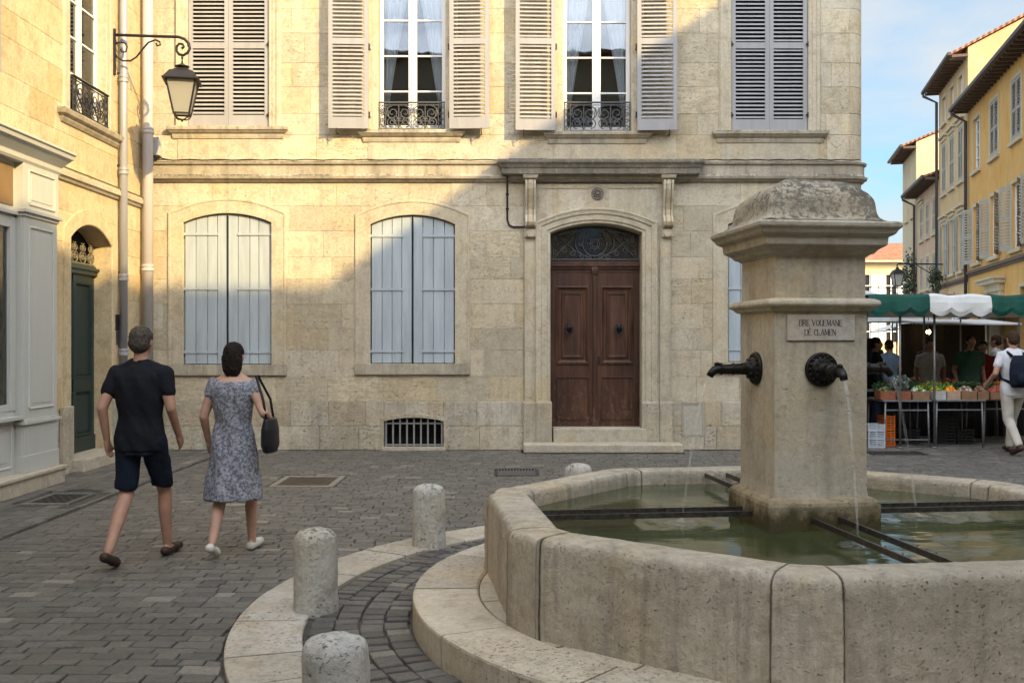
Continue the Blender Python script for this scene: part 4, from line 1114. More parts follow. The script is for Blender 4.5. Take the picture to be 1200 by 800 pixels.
# basin wall: eight slabs and eight corner posts, rounded and worn
RO,RI=2.03,1.74
def vert(k,R): t=math.radians(22.5+45*k); return Vector((R*math.cos(t),R*math.sin(t)))
def wallpiece(m,o0,o1,i0,i1,seed,extra=0,nl=80,top=.655):
    # o0,o1 outer ends, i0,i1 inner ends; rounded profile
    R=[]
    prof=[(1.015,.10)]+[(1.012-.0006*k_,.13+.02*k_) for k_ in range(22)]+[(.998,.575),(.995,.60),(.985,.618),(.965,.633),(.93,.645),(.88,.651),(.78,.655),(.6,.658),(.4,.656),(.2,.655),(.09,.652),(.04,.643),(.01,.62),(0,.58),(0,.5),(0,.4)]
    for i in range(nl+1):
        t=i/nl; o=o0.lerp(o1,t); q=i0.lerp(i1,t); ring=[]
        d=(o-q); L=d.length; dn=d/L
        for (u,z) in prof:
            p=q+d*u
            if u>.5: p=p+dn*extra
            n1=noise.noise(Vector((p.x*1.6+seed,p.y*1.6,z*2)))*.008; n2=noise.noise(Vector((p.x*9,p.y*9+seed,z*11)))*.0045+noise.noise(Vector((p.x*25,p.y*25+seed,z*38)))*.003
            ch=0
            if .56<z and u>.8:
                ch=max(0,noise.noise(Vector((p.x*4+seed,p.y*4,1.7)))-.15)*-.045
            if u>.5: p=p+dn*(n1+n2+ch); zz=z+(n1*.4+ch*.8 if z>.55 else 0)
            else: zz=z+(n2*.6 if z>.5 else 0)
            ring.append((p.x,p.y,zz))
        R.append(ring)
    R=[[(x,y,z) for x,y,z in r]+[(r[-1][0],r[-1][1],.10)] for r in R]
    m.loft(R)
PH=.155    # half-length of a post along each face
for k in range(8):
    vo0,vo1=vert(k,RO),vert(k+1,RO); vi0,vi1=vert(k,RI),vert(k+1,RI)
    e=(vo1-vo0).normalized(); ei=(vi1-vi0).normalized(); g_=.003
    m=MB(); wallpiece(m,vo0+e*(PH+g_),vo1-e*(PH+g_),vi0+ei*(.07+g_),vi1-ei*(.07+g_),k*5.1)
    B(m,'basin_slab',M['basin'],smooth=True).modifiers.new('wn','WEIGHTED_NORMAL')
    em=(vo0-vert(k-1,RO)).normalized(); eim=(vi0-vert(k-1,RI)).normalized()
    m=MB()
    # post: outer chord, inner dog-leg: build as two halves meeting at the vertex line
    a=vo0-em*PH; b=vo0+e*PH; ia=vi0-eim*.07; ib=vi0+ei*.07
    wallpiece(m,a,b,ia,ib,k*3.3+50,extra=.022,nl=26)
    B(m,'corner_post',M['basin'],smooth=True).modifiers.new('wn','WEIGHTED_NORMAL')
m=MB(); m.loft([[(1.76*math.cos(2*PI*(j+.5)/8),1.76*math.sin(2*PI*(j+.5)/8),z) for j in range(8)] for z in (.15,.25)]); B(m,'basin_floor',plain('mossy_floor',(.06,.07,.04),.9))
# pillar
PS=.285
m=MB()
def sq(z,h): return (h,h,z)
m.stack(0,0,[sq(.2,.345),sq(.69,.345),sq(.712,.338),sq(.73,.318),sq(.738,.29)])
B(m,'pillar_foot',M['plinthst'],bevel=.012)
m=MB(); m.stack(0,0,[sq(.73,PS+.006),sq(.76,PS+.003),sq(.80,PS),sq(1.83,PS)]); B(m,'pillar_shaft',M['pillar'],bevel=.008)
m=MB(); m.stack(0,0,[sq(1.8255,PS+.012),sq(1.835,PS+.028),sq(1.848,PS+.034),sq(1.856,PS+.052),sq(1.87,PS+.06),sq(1.887,PS+.056),sq(1.90,PS+.035),sq(1.905,PS-.0)]); B(m,'pillar_band',M['pillar'],bevel=.003,seg=1)
m=MB(); m.stack(0,0,[sq(1.90,PS-.006),sq(2.155,PS-.006)]); B(m,'pillar_neck',M['pillar'],bevel=.006)
m=MB(); m.stack(0,0,[sq(2.148,PS+.002),sq(2.16,PS+.01),sq(2.165,PS+.03),sq(2.185,PS+.045),sq(2.205,PS+.075),sq(2.21,PS+.085),sq(2.26,PS+.09),sq(2.264,PS+.105),sq(2.275,PS+.12),sq(2.295,PS+.13),sq(2.312,PS+.148),sq(2.335,PS+.15),sq(2.345,PS+.13),sq(2.356,PS-.0)]); B(m,'pillar_cornice',M['cap'],bevel=.004,seg=1)
# cloister dome with flared foot
m=MB(); pr=[(.395,2.350),(.372,2.360),(.354,2.378),(.344,2.40),(.338,2.435)]
for i in range(1,15):
    t=i/14*PI/2; pr.append((.336*math.cos(t) if i<14 else .01,2.44+.20*math.sin(t)))
R=[]
for h,z in pr:
    ring=[]; N_=16
    for sdx in range(4):
        for j in range(N_):
            u=-1+2*j/N_; rr_=.86+.14*1
            p=[(u,-1),(1,u),(-u,1),(-1,-u)][sdx]
            L=max(abs(p[0]),abs(p[1])); x,y=p[0]*h,p[1]*h
            # soften corners slightly
            cf=1-.05*(abs(u)**8); x*=cf; y*=cf
            n_=noise.noise(Vector((x*9,y*9,z*9)))*.008+noise.noise(Vector((x*28,y*28,z*28)))*.004
            ring.append((x*(1+n_*2),y*(1+n_*2),z+n_))
    R.append(ring)
m.loft(R); B(m,'pillar_dome',M['dome'],smooth=True)
m=MB(); 
# plaque
px0,px1,pz0,pz1=-.245+.045,.20,1.655,1.800
m.box(-.212,.205,-PS-.012,-PS+.01,1.655,1.808); pq=B(m,'plaque',M['plaque'],bevel=.003,seg=1)
LET={
'B':([(0,0,0,1,2),(0,1,.5,1,1),(.5,1,.66,.88,1.5),(.66,.88,.66,.66,2),(.66,.66,.5,.53,1.5),(0,.53,.5,.53,1),(.5,.53,.72,.40,1.5),(.72,.40,.72,.14,2),(.72,.14,.5,0,1.5),(0,0,.5,0,1)],.72),
'R':([(0,0,0,1,2),(0,1,.5,1,1),(.5,1,.66,.86,1.5),(.66,.86,.66,.64,2),(.66,.64,.5,.5,1.5),(0,.5,.5,.5,1),(.35,.5,.76,0,2)],.76),
'E':([(0,0,0,1,2),(0,1,.6,1,1),(0,.52,.45,.52,1),(0,0,.62,0,1),(.6,1,.6,.84,1),(.62,0,.62,.16,1),(.45,.6,.45,.44,1)],.64),
'V':([(0,1,.42,0,2.2),(.42,0,.82,1,1)],.82),'O':([(.40,1,.14,.84,1.3),(.14,.84,.02,.5,2),(.02,.5,.14,.16,2),(.14,.16,.40,0,1.3),(.40,0,.66,.16,1.3),(.66,.16,.78,.5,2),(.78,.5,.66,.84,2),(.66,.84,.40,1,1.3)],.8),
'U':([(0,1,0,.22,2),(0,.22,.16,.03,1.6),(.16,.03,.42,0,1),(.42,0,.62,.16,1.2),(.64,1,.64,0,1.2)],.66),
'M':([(0,0,.06,1,1),(.06,1,.45,.1,2.2),(.45,.1,.84,1,1),(.84,1,.9,0,2.2)],.92),'A':([(0,0,.40,1,1),(.40,1,.80,0,2.2),(.16,.36,.64,.36,1)],.8),
'N':([(0,0,0,1,1),(0,1,.72,0,2.2),(.72,0,.72,1,1)],.74),'D':([(0,0,0,1,2),(0,1,.4,1,1),(.4,1,.66,.84,1.4),(.66,.84,.78,.5,2),(.78,.5,.66,.16,2),(.66,.16,.4,0,1.4),(0,0,.4,0,1)],.78),
'C':([(.72,.84,.5,1,1.2),(.5,1,.2,.88,1.4),(.2,.88,.02,.5,2),(.02,.5,.2,.12,2),(.2,.12,.5,0,1.4),(.5,0,.72,.16,1),(.72,.84,.72,.7,1)],.74),
'L':([(0,0,0,1,2),(0,0,.58,0,1),(.58,0,.58,.18,1)],.6)}
LET['È']=([*LET['E'][0],(.18,1.32,.36,1.12,1.5)],.64)
def lettering(m,text,xc,zb,h,y):
    sp=.20; sc=h*.72; wd=0
    for ch in text: wd+=(LET[ch][1]+sp)*sc if ch!=' ' else .45*sc
    x=xc-wd/2; q=0
    for ch in text:
        if ch==' ': x+=.45*sc; continue
        for (a,b,c,d,w_) in LET[ch][0]:
            q+=1; ww=w_*h*.062; yy=y-.0016-.00006*(q%12)
            A_=Vector((x+a*sc,0,zb+b*h)); Bv=Vector((x+c*sc,0,zb+d*h)); dr=(Bv-A_).normalized(); pr_=Vector((-dr.z,0,dr.x))*ww/2; A_-=dr*ww*.3; Bv+=dr*ww*.3
            m.add([(v.x,yy,v.z) for v in (A_-pr_,Bv-pr_,Bv+pr_,A_+pr_)]+[(v.x,y+.002,v.z) for v in (A_-pr_,Bv-pr_,Bv+pr_,A_+pr_)],[(0,1,2,3),(4,7,6,5),(0,4,5,1),(1,5,6,2),(2,6,7,3),(3,7,4,0)])
        x+=(LET[ch][1]+sp)*sc
m=MB(); lettering(m,'BRE VOUEMANE',-.006,1.742,.034,-PS-.012); lettering(m,'DÈ CLAMEN',-.008,1.687,.034,-PS-.012)
m.build('inscription',plain('worn_letter_paint',(.10,.085,.075),.9),pq,local=True)
# spouts on the four sides
def spout(ang,h,l):
    Mx=Matrix.Rotation(ang,3,'Z')
    m=MB(); m.tr=lambda x,y,z:tuple(Mx@Vector((x,y,z)))
    y0=-PS; RXl=Matrix.Rotation(PI/2,3,'X')
    m.lathe((0,y0,h),[(.100,-.005),(.102,.012),(.094,.024),(.086,.020),(.066,.026),(.06,.05),(.042,.065),(.034,.09)],32,RXl)
    for k in range(16):
        a=2*PI*k/16; m.ball((.079*math.cos(a),y0-.023,h+.079*math.sin(a)),.010,.008,.010,8,6)
    for k in range(10):
        a=2*PI*k/10; m.ball((.052*math.cos(a),y0-.05,h+.052*math.sin(a)),.012,.012,.012,8,6)
    pts=[(0,y0-.04,h),(0,y0-.11,h-.002),(0,y0-.20,h-.004),(0,y0-.245,h-.003),(0,y0-.265,h-.008),(0,y0-.285,h-.026),(0,y0-.298,h-.046)]
    m.tube(pts,.03,14,[.036,.034,.030,.027,.026,.023,.022])
    for q in (.09,.15,.225): m.lathe((0,y0-q,h-.002),[(.030,-.008),(.038,-.004),(.038,.004),(.030,.008)],14,RXl)
    m.ball((0,y0-.25,h+.026),.014,.02,.014,8,6)
    o=m.build('spout',M['bronze'],FO,local=True,smooth=True); return o
SPH=1.485
for k,ang in enumerate((0,-PI/2,PI/2,PI)): spout(ang,SPH,0)
# pairs of flat bars that carry jugs
for k,ang in enumerate((0,PI/2,PI,-PI/2)):
    for sx in (-.085,.085):
        Mx=Matrix.Rotation(ang,3,'Z'); m=MB(); m.tr=lambda x,y,z:tuple(Mx@Vector((x,y,z)))
        m.beam((sx,-.32,.615),(sx,-1.66,.615),.013,.032)
        for q in range(5): m.lathe((sx,-.7-.17*q,.636),[(.005,0),(.004,.006)],6)
        m.build('iron_bar',M['bar'],FO,local=True)
# water
def water():
    g=G('green_basin_water')
    c=g.ramp(g.noise(1.6,5,.6),[(.35,(.030,.040,.016)),(.65,(.070,.080,.034))])
    n1=g.noise(2.2,3,.5,stretch=(1,2.2,1)); 
    b=g.n('ShaderNodeBump'); b.inputs['Strength'].default_value=.18; b.inputs['Distance'].default_value=.03; g.put(b.inputs['Height'],g.math('ADD',n1,g.math('MULTIPLY',g.noise(11,3,.6,stretch=(1,2,1)),.12))); g.put(g.b.inputs['Normal'],b.outputs[0])
    g.b.inputs['IOR'].default_value=1.33
    return g.fin(c,.10,0,.5)
M['water']=water()
m=MB(); N=64; vs=[];fs=[]
cl=[(-(PS+.47),0),(0,-(PS+.47)),(PS+.47,0)]
for ir in range(41):
    for j in range(N):
        t=2*PI*j/N+PI/8; k=math.cos(PI/8)/math.cos(((t-PI/8)%(PI/4))-PI/8)
        R_=1.735*k*ir/40; x,y=R_*math.cos(t),R_*math.sin(t); z=.548+.003*noise.noise(Vector((x*5,y*5,0)))
        for (a,b) in cl:
            d=math.hypot(x-a,y-b); z+=.007*math.cos(d*40)*math.exp(-d*3.6)
        vs.append((x,y,z))
for ir in range(40):
    for j in range(N): fs.append((ir*N+j,(ir+1)*N+j,(ir+1)*N+(j+1)%N,ir*N+(j+1)%N))
m.add(vs,fs); o=m.build('water',M['water'],smooth=True,local=True); o.location=(FCX,FCY,0); o.rotation_euler=(0,0,FTH); tag(o,kind='structure')
# falling jets
g=G('clear_falling_water'); g.b.inputs['Transmission Weight'].default_value=.0; g.put(g.b.inputs['Alpha'], g.rng(g.noise(30,3,.5,stretch=(1,1,.1)),.35,.65,.01,.15)); g.fin((.85,.87,.88),.08,0,.8); M['jet']=g.mat
for ang,lab in ((0,'thin white water jet falling from the front spout'),(-PI/2,'thin water jet falling from the left spout into the basin'),(PI/2,'water jet falling from the spout hidden behind the pillar on the right')):
    Mx=Matrix.Rotation(ang,3,'Z'); pts=[];rr_=[]
    for i in range(30):
        t=i/29; y=-PS-.30-.17*t; z=SPH-.055-(SPH-.055-.55)*t**1.6; pts.append(Mx@Vector((0,y,z))); rr_.append(.013-.006*t+.001*math.sin(i*2.1))
    for i in range(29): pass
    m=MB(); m.tube(pts,0,8,rr_); 
    e=pts[-1]; m.lathe((e.x,e.y,.552),[(.004,.04),(.02,.018),(.045,.008),(.08,.006),(.12,-.002)],18)
    o=m.build('water_jet',M['jet'],smooth=True,local=True); o.location=(FCX,FCY,0); o.rotation_euler=(0,0,FTH); tag(o,lab,'water jet','water jets of the fountain')
# ------------------------------------------------------------------ people
def skin(c,name):
    g=G(name); g.b.inputs['Subsurface Weight'].default_value=.08; g.b.inputs['Subsurface Radius'].default_value=(.02,.008,.004)
    return g.fin(g.mix(g.rng(g.noise(14,4,.6),.3,.7),mul(c,.85),mul(c,1.1)),.55,0,.35)
M['skin']=skin((.42,.235,.16),'tanned_skin'); M['skin2']=skin((.50,.30,.215),'light_skin')
def cloth(name,c,c2=None,scale=60):
    g=G(name); n=g.noise(scale,4,.7); 
    col=g.mix(g.rng(n,.42,.58),c,c2 or mul(c,.75)); g.bump(g.noise(9,4,.6),.35,.03); return g.fin(col,.9,0,.15)
M['tee']=cloth('black_cotton',(.014,.015,.019)); M['navy']=cloth('navy_cotton',(.012,.017,.030)); M['print']=cloth('grey_printed_cotton',(.11,.115,.145),(.33,.335,.36),46)
M['wtee']=cloth('white_cotton',(.62,.62,.64),(.55,.55,.58),8); M['cream']=cloth('cream_trousers',(.50,.46,.40),(.42,.38,.33),8)
M['hairb']=cloth('brown_hair',(.035,.020,.012),(.07,.042,.025),90); M['hairg']=cloth('grey_brown_hair',(.10,.085,.07),(.05,.04,.03),90); M['hairk']=cloth('dark_hair',(.012,.010,.009),(.03,.02,.015),90)
M['leather']=plain('brown_leather',(.045,.025,.016),.5); M['bagk']=plain('black_leather',(.015,.015,.018),.45); M['canvas']=plain('cream_canvas',(.60,.57,.50),.8)
M['red']=cloth('red_cotton',(.30,.04,.035)); M['sky']=cloth('pale_blue_cotton',(.22,.32,.45)); M['green2']=cloth('green_cotton',(.05,.12,.08)); M['grey']=cloth('grey_cotton',(.20,.19,.19)); M['brownc']=cloth('brown_cotton',(.13,.09,.07)); M['denim']=cloth('dark_denim',(.035,.045,.075))
M['eye']=plain('eye_white',(.7,.7,.68),.2); M['lip']=plain('lips',(.32,.12,.10),.5)
def folds(o,s):
    for v in o.data.vertices:
        c=v.co; n=v.normal
        w_=noise.noise(Vector((c.x*7,c.y*7,c.z*3.5+c.x*6)))*.016+noise.noise(Vector((c.x*16+c.z*9,c.y*16,c.z*5)))*.009
        v.co=c+n*w_*s
    return o
def person(label,loc,head,h=1.75,top='tee',legs='shorts',legmat='navy',topmat=None,hair='hairb',hairlen=0,skinm='skin',stride=.35,arms=None,shoe='leather',female=False,vox=.010,turn=0,lean=0,group=None,sleeve=.5,swap=1):
    s=h/1.75; P=thing('person',label,'person',loc,head,group)
    V=lambda x,y,z:Vector((x*s,y*s,z*s))
    sw=.185 if not female else .165; hw=.095 if not female else .10
    # joints (facing local +Y)
    hipz=.93; st=stride
    hips=[V(-hw,0,hipz-.02),V(hw,0,hipz-.02)]
    # leg 0 left, leg 1 right; one forward, one trailing
    fw=0 if swap>0 else 1
    ank=[None,None]; kn=[None,None]; toe=[None,None]; heel=[None,None]
    for i,sx in ((0,-1),(1,1)):
        if st<.05:
            ank[i]=V(sx*.10,-.02,.08); kn[i]=V(sx*.10,.02,.49); toe[i]=V(sx*.125,.16,.035); heel[i]=V(sx*.10,-.05,.04)
        elif i==fw:
            ank[i]=V(sx*.085,st*.75,.085); kn[i]=V(sx*.092,st*.42+.06,.50); toe[i]=V(sx*.10,st*.75+.17,.045); heel[i]=V(sx*.085,st*.75-.04,.04)
        else:
            ank[i]=V(sx*.085,-st*.85,.15); kn[i]=V(sx*.092,-st*.20+.04,.50); toe[i]=V(sx*.10,-st*.85+.14,.035); heel[i]=V(sx*.085,-st*.85-.06,.115)
    chest=V(0,lean*.5,1.30); sh=[V(-sw,lean*.8,1.40),V(sw,lean*.8,1.40)]
    A=arms or [((-.24,-.04,1.15),(-.23,.10,.92)),((.24,-.04,1.15),(.23,.10,.92))]
    el=[V(*A[0][0]),V(*A[1][0])]; wr=[V(*A[0][1]),V(*A[1][1])]
    nk=V(0,lean*.8-.005,1.47); hc=V(0,lean+.025,1.635)
    def torso(m,e,z0=.86,z1=1.47):
        sec=[(.84,.135,.10),(.90,.165,.118),(.98,.158 if female else .160,.112),(1.08,.132 if female else .150,.10),(1.20,.150 if female else .168,.112),(1.31,.170 if female else .188,.118),(1.38,.172 if female else .190,.108),(1.43,.135 if female else .150,.085),(1.465,.07,.06)]
        m.oval([(z*s,(rx+e)*s,(ry+e)*s,0,lean*s*max(0,(z-.9))*1.3) for z,rx,ry in sec if z0-.001<=z<=z1+.001],24)
    m=MB(); torso(m,0)
    for i in (0,1):
        m.capsule(hips[i],.083*s,kn[i],.052*s); m.capsule(kn[i],.052*s,kn[i].lerp(ank[i],.35)+V(0,-.012,0),.052*s); m.capsule(kn[i].lerp(ank[i],.35)+V(0,-.012,0),.052*s,ank[i],.034*s); m.capsule(heel[i],.034*s,toe[i],.026*s)
        m.capsule(sh[i]*.9+V(0,0,.135)*1.0 if False else sh[i],.052*s,el[i],.039*s); m.capsule(el[i],.039*s,wr[i],.025*s)
        m.capsule(V(0,lean*.8,1.42),.06*s,sh[i],.048*s); m.capsule(V(0,lean*.8,1.485),.045*s,sh[i],.042*s)
        # hand: palm, four curled fingers and a thumb
        d=(wr[i]-el[i]).normalized(); side=V(0,1,0) if abs(d.y)<.8 else V(0,0,1); side=(side-d*side.dot(d)).normalized(); nrm=d.cross(side)*(1 if i==0 else -1)
        palm=wr[i]+d*.075*s; m.capsule(wr[i]+d*.02*s-side*.015*s,.021*s,palm-side*.018*s,.018*s,8); m.capsule(wr[i]+d*.02*s+side*.015*s,.021*s,palm+side*.018*s,.018*s,8)
        for q,(o,l) in enumerate(((-.030,.055),(-.010,.066),(.010,.070),(.030,.062))):
            b=palm+side*o*s; k1=b+d*l*.5*s+nrm*.006*s; k2=k1+d*l*.38*s+nrm*.018*s; m.capsule(b,.0098*s,k1,.009*s,6); m.capsule(k1,.009*s,k2,.0078*s,6)
        tb=wr[i]+d*.035*s+side*.024*s; m.capsule(tb,.012*s,tb+side*.022*s+d*.032*s+nrm*.010*s,.010*s,6); m.capsule(tb+side*.022*s+d*.032*s+nrm*.010*s,.010*s,tb+side*.026*s+d*.056*s+nrm*.018*s,.008*s,6)
    m.capsule(nk-V(0,0,.05),.056*s,V(0,lean+.008,1.55),.050*s)
    T=Matrix.Rotation(turn,3,'Z')
    hd=lambda x,y,z:hc+(T@Vector((x,y,z)))*s
    m.ball(hd(0,-.008,.022),.074*s,.092*s,.092*s,20,14); m.ball(hd(0,.022,-.035),.058*s,.068*s,.078*s,18,12); m.capsule(hd(0,.060,-.075),.026*s,hd(0,.050,-.06),.034*s,10)
    m.capsule(hd(0,.085,.012),.009*s,hd(0,.104,-.020),.014*s,8)
    for sx in (-1,1): m.ball(hd(sx*.076,-.006,-.005),.010*s,.020*s,.031*s,10,8); m.capsule(hd(sx*.02,.083,.026),.009*s,hd(sx*.045,.074,.024),.009*s,6)
    m.build('body',M[skinm],P,local=True,remesh=vox,sm_it=2)
    m=MB()
    for sx in (-1,1): m.ball(tuple(hd(sx*.030,.084,.006)),.012*s,.008*s,.008*s,10,6)
    m.build('eyes',M['eye'],P,local=True,smooth=True)
    m=MB(); m.capsule(hd(-.020,.092,-.052),.007*s,hd(.020,.092,-.052),.007*s,8); m.build('mouth',M['lip'],P,local=True,smooth=True)
    # hair
    m=MB(); m.ball(hd(0,-.018,.034),.083*s,.096*s,.090*s,20,14); m.ball(hd(0,-.045,-.005),.077*s,.072*s,.080*s,18,12)
    if hairlen: 
        m.oval([((hc.z+z*s),rx*s,ry*s,hc.x,hc.y-.055*s) for z,rx,ry in ((-.15-.02*hairlen,.055,.035),(-.10,.080,.055),(-.02,.086,.062),(.05,.07,.06))],18)
    ho=m.build('hair',M[hair],P,local=True,remesh=vox*.7 if vox<.011 else vox,sm_it=1)
    for v in ho.data.vertices:
        d=(v.co-hc).normalized(); v.co+=v.normal*(noise.noise(Vector((d.x*14,d.y*14,d.z*4+3)))*.007+noise.noise(Vector((d.x*40,d.y*40,d.z*9)))*.004)*s
    # top
    if topmat is None: topmat=top
    if top!='dress':
        m=MB(); torso(m,.016,.84,1.47); m.oval([(.83*s,.178*s,.132*s,0,0),(.92*s,.184*s,.136*s,0,0),(1.0*s,.176*s,.13*s,0,0)],24,.012,3)
        for i in (0,1):
            m.capsule(V(0,lean*.8,1.40),.080*s,sh[i],.070*s); m.capsule(V(0,lean*.8,1.468),.060*s,sh[i],.062*s); e=sh[i].lerp(el[i],sleeve) if sleeve<=1 else el[i]
            m.capsule(sh[i],.070*s,e,.062*s if sleeve<=1 else .05*s)
            if sleeve>1: m.capsule(el[i],.05*s,el[i].lerp(wr[i],sleeve-1),.038*s)
        folds(m.build('shirt',M[topmat],P,local=True,remesh=vox,sm_it=3),s)
    else:
        m=MB(); torso(m,.014,.98,1.43)
        for i in (0,1): m.capsule(V(0,0,1.40),.06*s,sh[i],.058*s); m.capsule(sh[i],.060*s,sh[i].lerp(el[i],.28),.060*s)
        m.oval([(z*s,rx*s,ry*s,cx_,cy_) for z,rx,ry,cx_,cy_ in ((.46,.235,.235,.0,.02),(.60,.225,.21,0,.015),(.75,.205,.175,0,.01),(.90,.185,.142,0,0),(1.0,.165,.125,0,0),(1.10,.148,.115,0,0),(1.2,.16,.125,0,0))],56,.09,1)
        folds(m.build('dress',M[topmat],P,local=True,remesh=vox,sm_it=2),s)
    if legs=='shorts':
        m=MB(); m.oval([(.80*s,.15*s,.12*s,0,0),(.88*s,.178*s,.128*s,0,0),(.97*s,.165*s,.120*s,0,0)],24)
        for i in (0,1): m.capsule(hips[i],.098*s,hips[i].lerp(kn[i],.80),.082*s)
        so=folds(m.build('shorts',M[legmat],P,local=True,remesh=vox,sm_it=2),s)
        for v in so.data.vertices: v.co.z=max(v.co.z,.545*s+.01*math.sin(v.co.x*30))
    elif legs=='trousers':
        m=MB(); m.oval([(.80*s,.15*s,.12*s,0,0),(.88*s,.176*s,.126*s,0,0),(.97*s,.165*s,.118*s,0,0)],24)
        for i in (0,1): m.capsule(hips[i],.095*s,kn[i],.072*s); m.capsule(kn[i],.072*s,ank[i]+V(0,0,.02),.056*s)
        m.build('trousers',M[legmat],P,local=True,remesh=vox,sm_it=3)
    for i in (0,1):
        m=MB(); m.capsule(heel[i]-V(0,0,.002),.038*s,toe[i]+V(0,.015,-.006),.027*s); m.capsule(heel[i].lerp(toe[i],.62),.041*s,toe[i],.034*s)
        if legs=='trousers': m.capsule(heel[i],.042*s,ank[i],.045*s)
        z0=min(v[2] for v in m.v); m.v=[(x,y,max(z,.004)) for x,y,z in m.v]
        m.build('shoe',M[shoe],P,local=True,remesh=vox,sm_it=2)
    return P
HA=.12
person('man in a black T-shirt and navy shorts walking away by the left window',(-2.78,7.45,0),-.10,1.76,top='shirt',topmat='tee',legs='shorts',legmat='navy',hair='hairg',stride=.36,swap=-1,arms=[((-.245,-.10,1.15),(-.24,-.04,.91)),((.245,-.02,1.145),(.235,.14,.93))])
person('woman in a grey printed knee-length dress walking beside the man in black',(-2.16,7.72,0),-.08,1.64,top='dress',topmat='print',legs=None,hair='hairk',hairlen=.4,skinm='skin2',female=True,stride=.28,swap=-1,shoe='canvas',arms=[((-.24,-.03,1.14),(-.25,.10,.92)),((.30,-.13,1.18),(.30,.12,1.08))])
# shoulder bag
m=MB(); bx,by=-1.86,7.66
m.oval([(.80,.05,.10,bx,by),(.86,.065,.145,bx,by),(.98,.06,.15,bx,by),(1.06,.04,.13,bx,by)],20)
bag=m.build('shoulder_bag',M['bagk'],None,remesh=.01,sm_it=2); tag(bag,'black shoulder bag hanging at the right hip of the woman in grey','handbag')
m=MB(); m.tube([(bx,by-.11,1.04),(bx-.03,by-.09,1.2),(bx-.10,by-.03,1.385),(bx-.11,by+.05,1.39),(bx-.03,by+.13,1.2),(bx,by+.11,1.04)],.010,8); m.build('strap',M['bagk'],bag,smooth=True)

# backpack man on the right
person('man in a white T-shirt and cream trousers wearing a navy backpack',(7.36,14.62,0),.04,1.80,top='shirt',topmat='wtee',legs='trousers',legmat='cream',hair='hairb',stride=.34,swap=-1,vox=.012,arms=[((-.29,-.06,1.15),(-.30,.16,1.0)),((.28,-.05,1.15),(.24,.12,.95))])
bp=thing('backpack','navy backpack on the back of the man in white','backpack',(7.36,14.62,0),.04)
m=MB(); m.oval([(.98,.13,.06,0,-.20),(1.03,.165,.10,0,-.215),(1.18,.175,.115,0,-.22),(1.34,.155,.095,0,-.205),(1.45,.10,.05,0,-.18)],24); m.build('bag',M['navy'],bp,local=True,remesh=.012,sm_it=3)
m=MB(); m.oval([(1.03,.11,.05,0,-.315),(1.1,.125,.055,0,-.32),(1.2,.11,.04,0,-.32)],20); m.build('pocket',M['navy'],bp,local=True,smooth=True)
for sx in (-1,1):
    m=MB(); m.tube([(sx*.11,-.14,1.05),(sx*.17,0,1.10),(sx*.13,.15,1.28),(sx*.11,.10,1.45),(sx*.11,-.02,1.50),(sx*.10,-.14,1.44)],.022,8); m.build('strap',M['navy'],bp,local=True,smooth=True)
# market people
crowd=[('stallholder in dark clothes bending over at the left end of the stall',(6.18,16.95,0),-1.9,1.72,'shirt','tee','trousers','denim','hairk',.0,1.9,0),
('shopper in a pale blue shirt between the dark stallholder and the pole',(7.35,19.4,0),.4,1.68,'shirt','sky','trousers','denim','hairb',.2,.5,0),
('shopper in a white shirt near the middle pole of the stall',(7.45,17.75,0),2.9,1.70,'shirt','wtee','trousers','grey','hairb',.1,.5,0),
('bearded man in a dark green apron reaching over the produce',(7.85,17.1,0),3.1,1.76,'shirt','green2','trousers','denim','hairb',.0,.5,.05),
('woman in a red top behind the orange produce',(8.25,17.45,0),2.7,1.66,'shirt','red','trousers','grey','hairk',.0,.5,0),
('man in a white shirt in front of the dark shop opening',(9.05,18.6,0),.9,1.77,'shirt','wtee','trousers','brownc','hairb',.25,.5,0),
('person in a brown jacket near the stone pier',(8.62,17.3,0),2.3,1.70,'shirt','brownc','trousers','denim','hairg',.1,1.9,0),
('person in a grey shirt walking up the market street',(8.6,20.6,0),.2,1.74,'shirt','grey','trousers','denim','hairk',.3,.5,0),
('woman in a white top farther up the market street',(9.3,22.5,0),.3,1.66,'shirt','wtee','trousers','navy','hairb',.3,.5,0),
('person in a brown top half hidden behind the backpacker',(8.35,15.75,0),.8,1.70,'shirt','brownc','trousers','grey','hairg',.15,.5,0),
('person in dark clothes under the far parasols',(8.9,24.5,0),.1,1.74,'shirt','tee','trousers','navy','hairk',.3,.5,0)]
for l,p,hd_,h,t,tm,lg,lm,hr,st_,sl,ln in crowd:
    person(l,p,hd_,h,top=t,topmat=tm,legs=lg,legmat=lm,hair=hr,stride=st_,vox=.016,sleeve=sl,lean=ln,group='people in the market')
# ------------------------------------------------------------------ the street on the right
SX0,SK=8.04,.244
sn=math.sqrt(1+SK*SK)
def render_mat(name,c,c2): 
    g=G(name); a=g.noise(.8,6,.65); b=g.noise(3,5,.6,stretch=(1,1,.25)); 
    col=g.mix(g.rng(a,.35,.65),c,c2); col=g.mix(g.rng(b,.5,.75,0,.35),col,mul(c,.55)); g.bump(g.noise(40,4,.6),.2,.01); return g.fin(col,.92,0,.1)
M['och']=render_mat('orange_render',(.56,.30,.085),(.60,.37,.14)); M['och2']=render_mat('peach_render',(.52,.38,.22),(.48,.32,.16)); M['och3']=render_mat('pink_render',(.46,.31,.20),(.50,.37,.25)); M['yel']=render_mat('lemon_render',(.66,.52,.24),(.62,.50,.28)); M['cream_r']=render_mat('cream_render',(.52,.43,.28),(.45,.36,.24))
M['shut']=paint('taupe_paint',(.33,.30,.24),.7,.3,(.2,.17,.13),.3)
M['gutter']=plain('brown_gutter',(.07,.055,.05),.6); M['eave']=plain('eave_timber',(.12,.085,.06),.8)
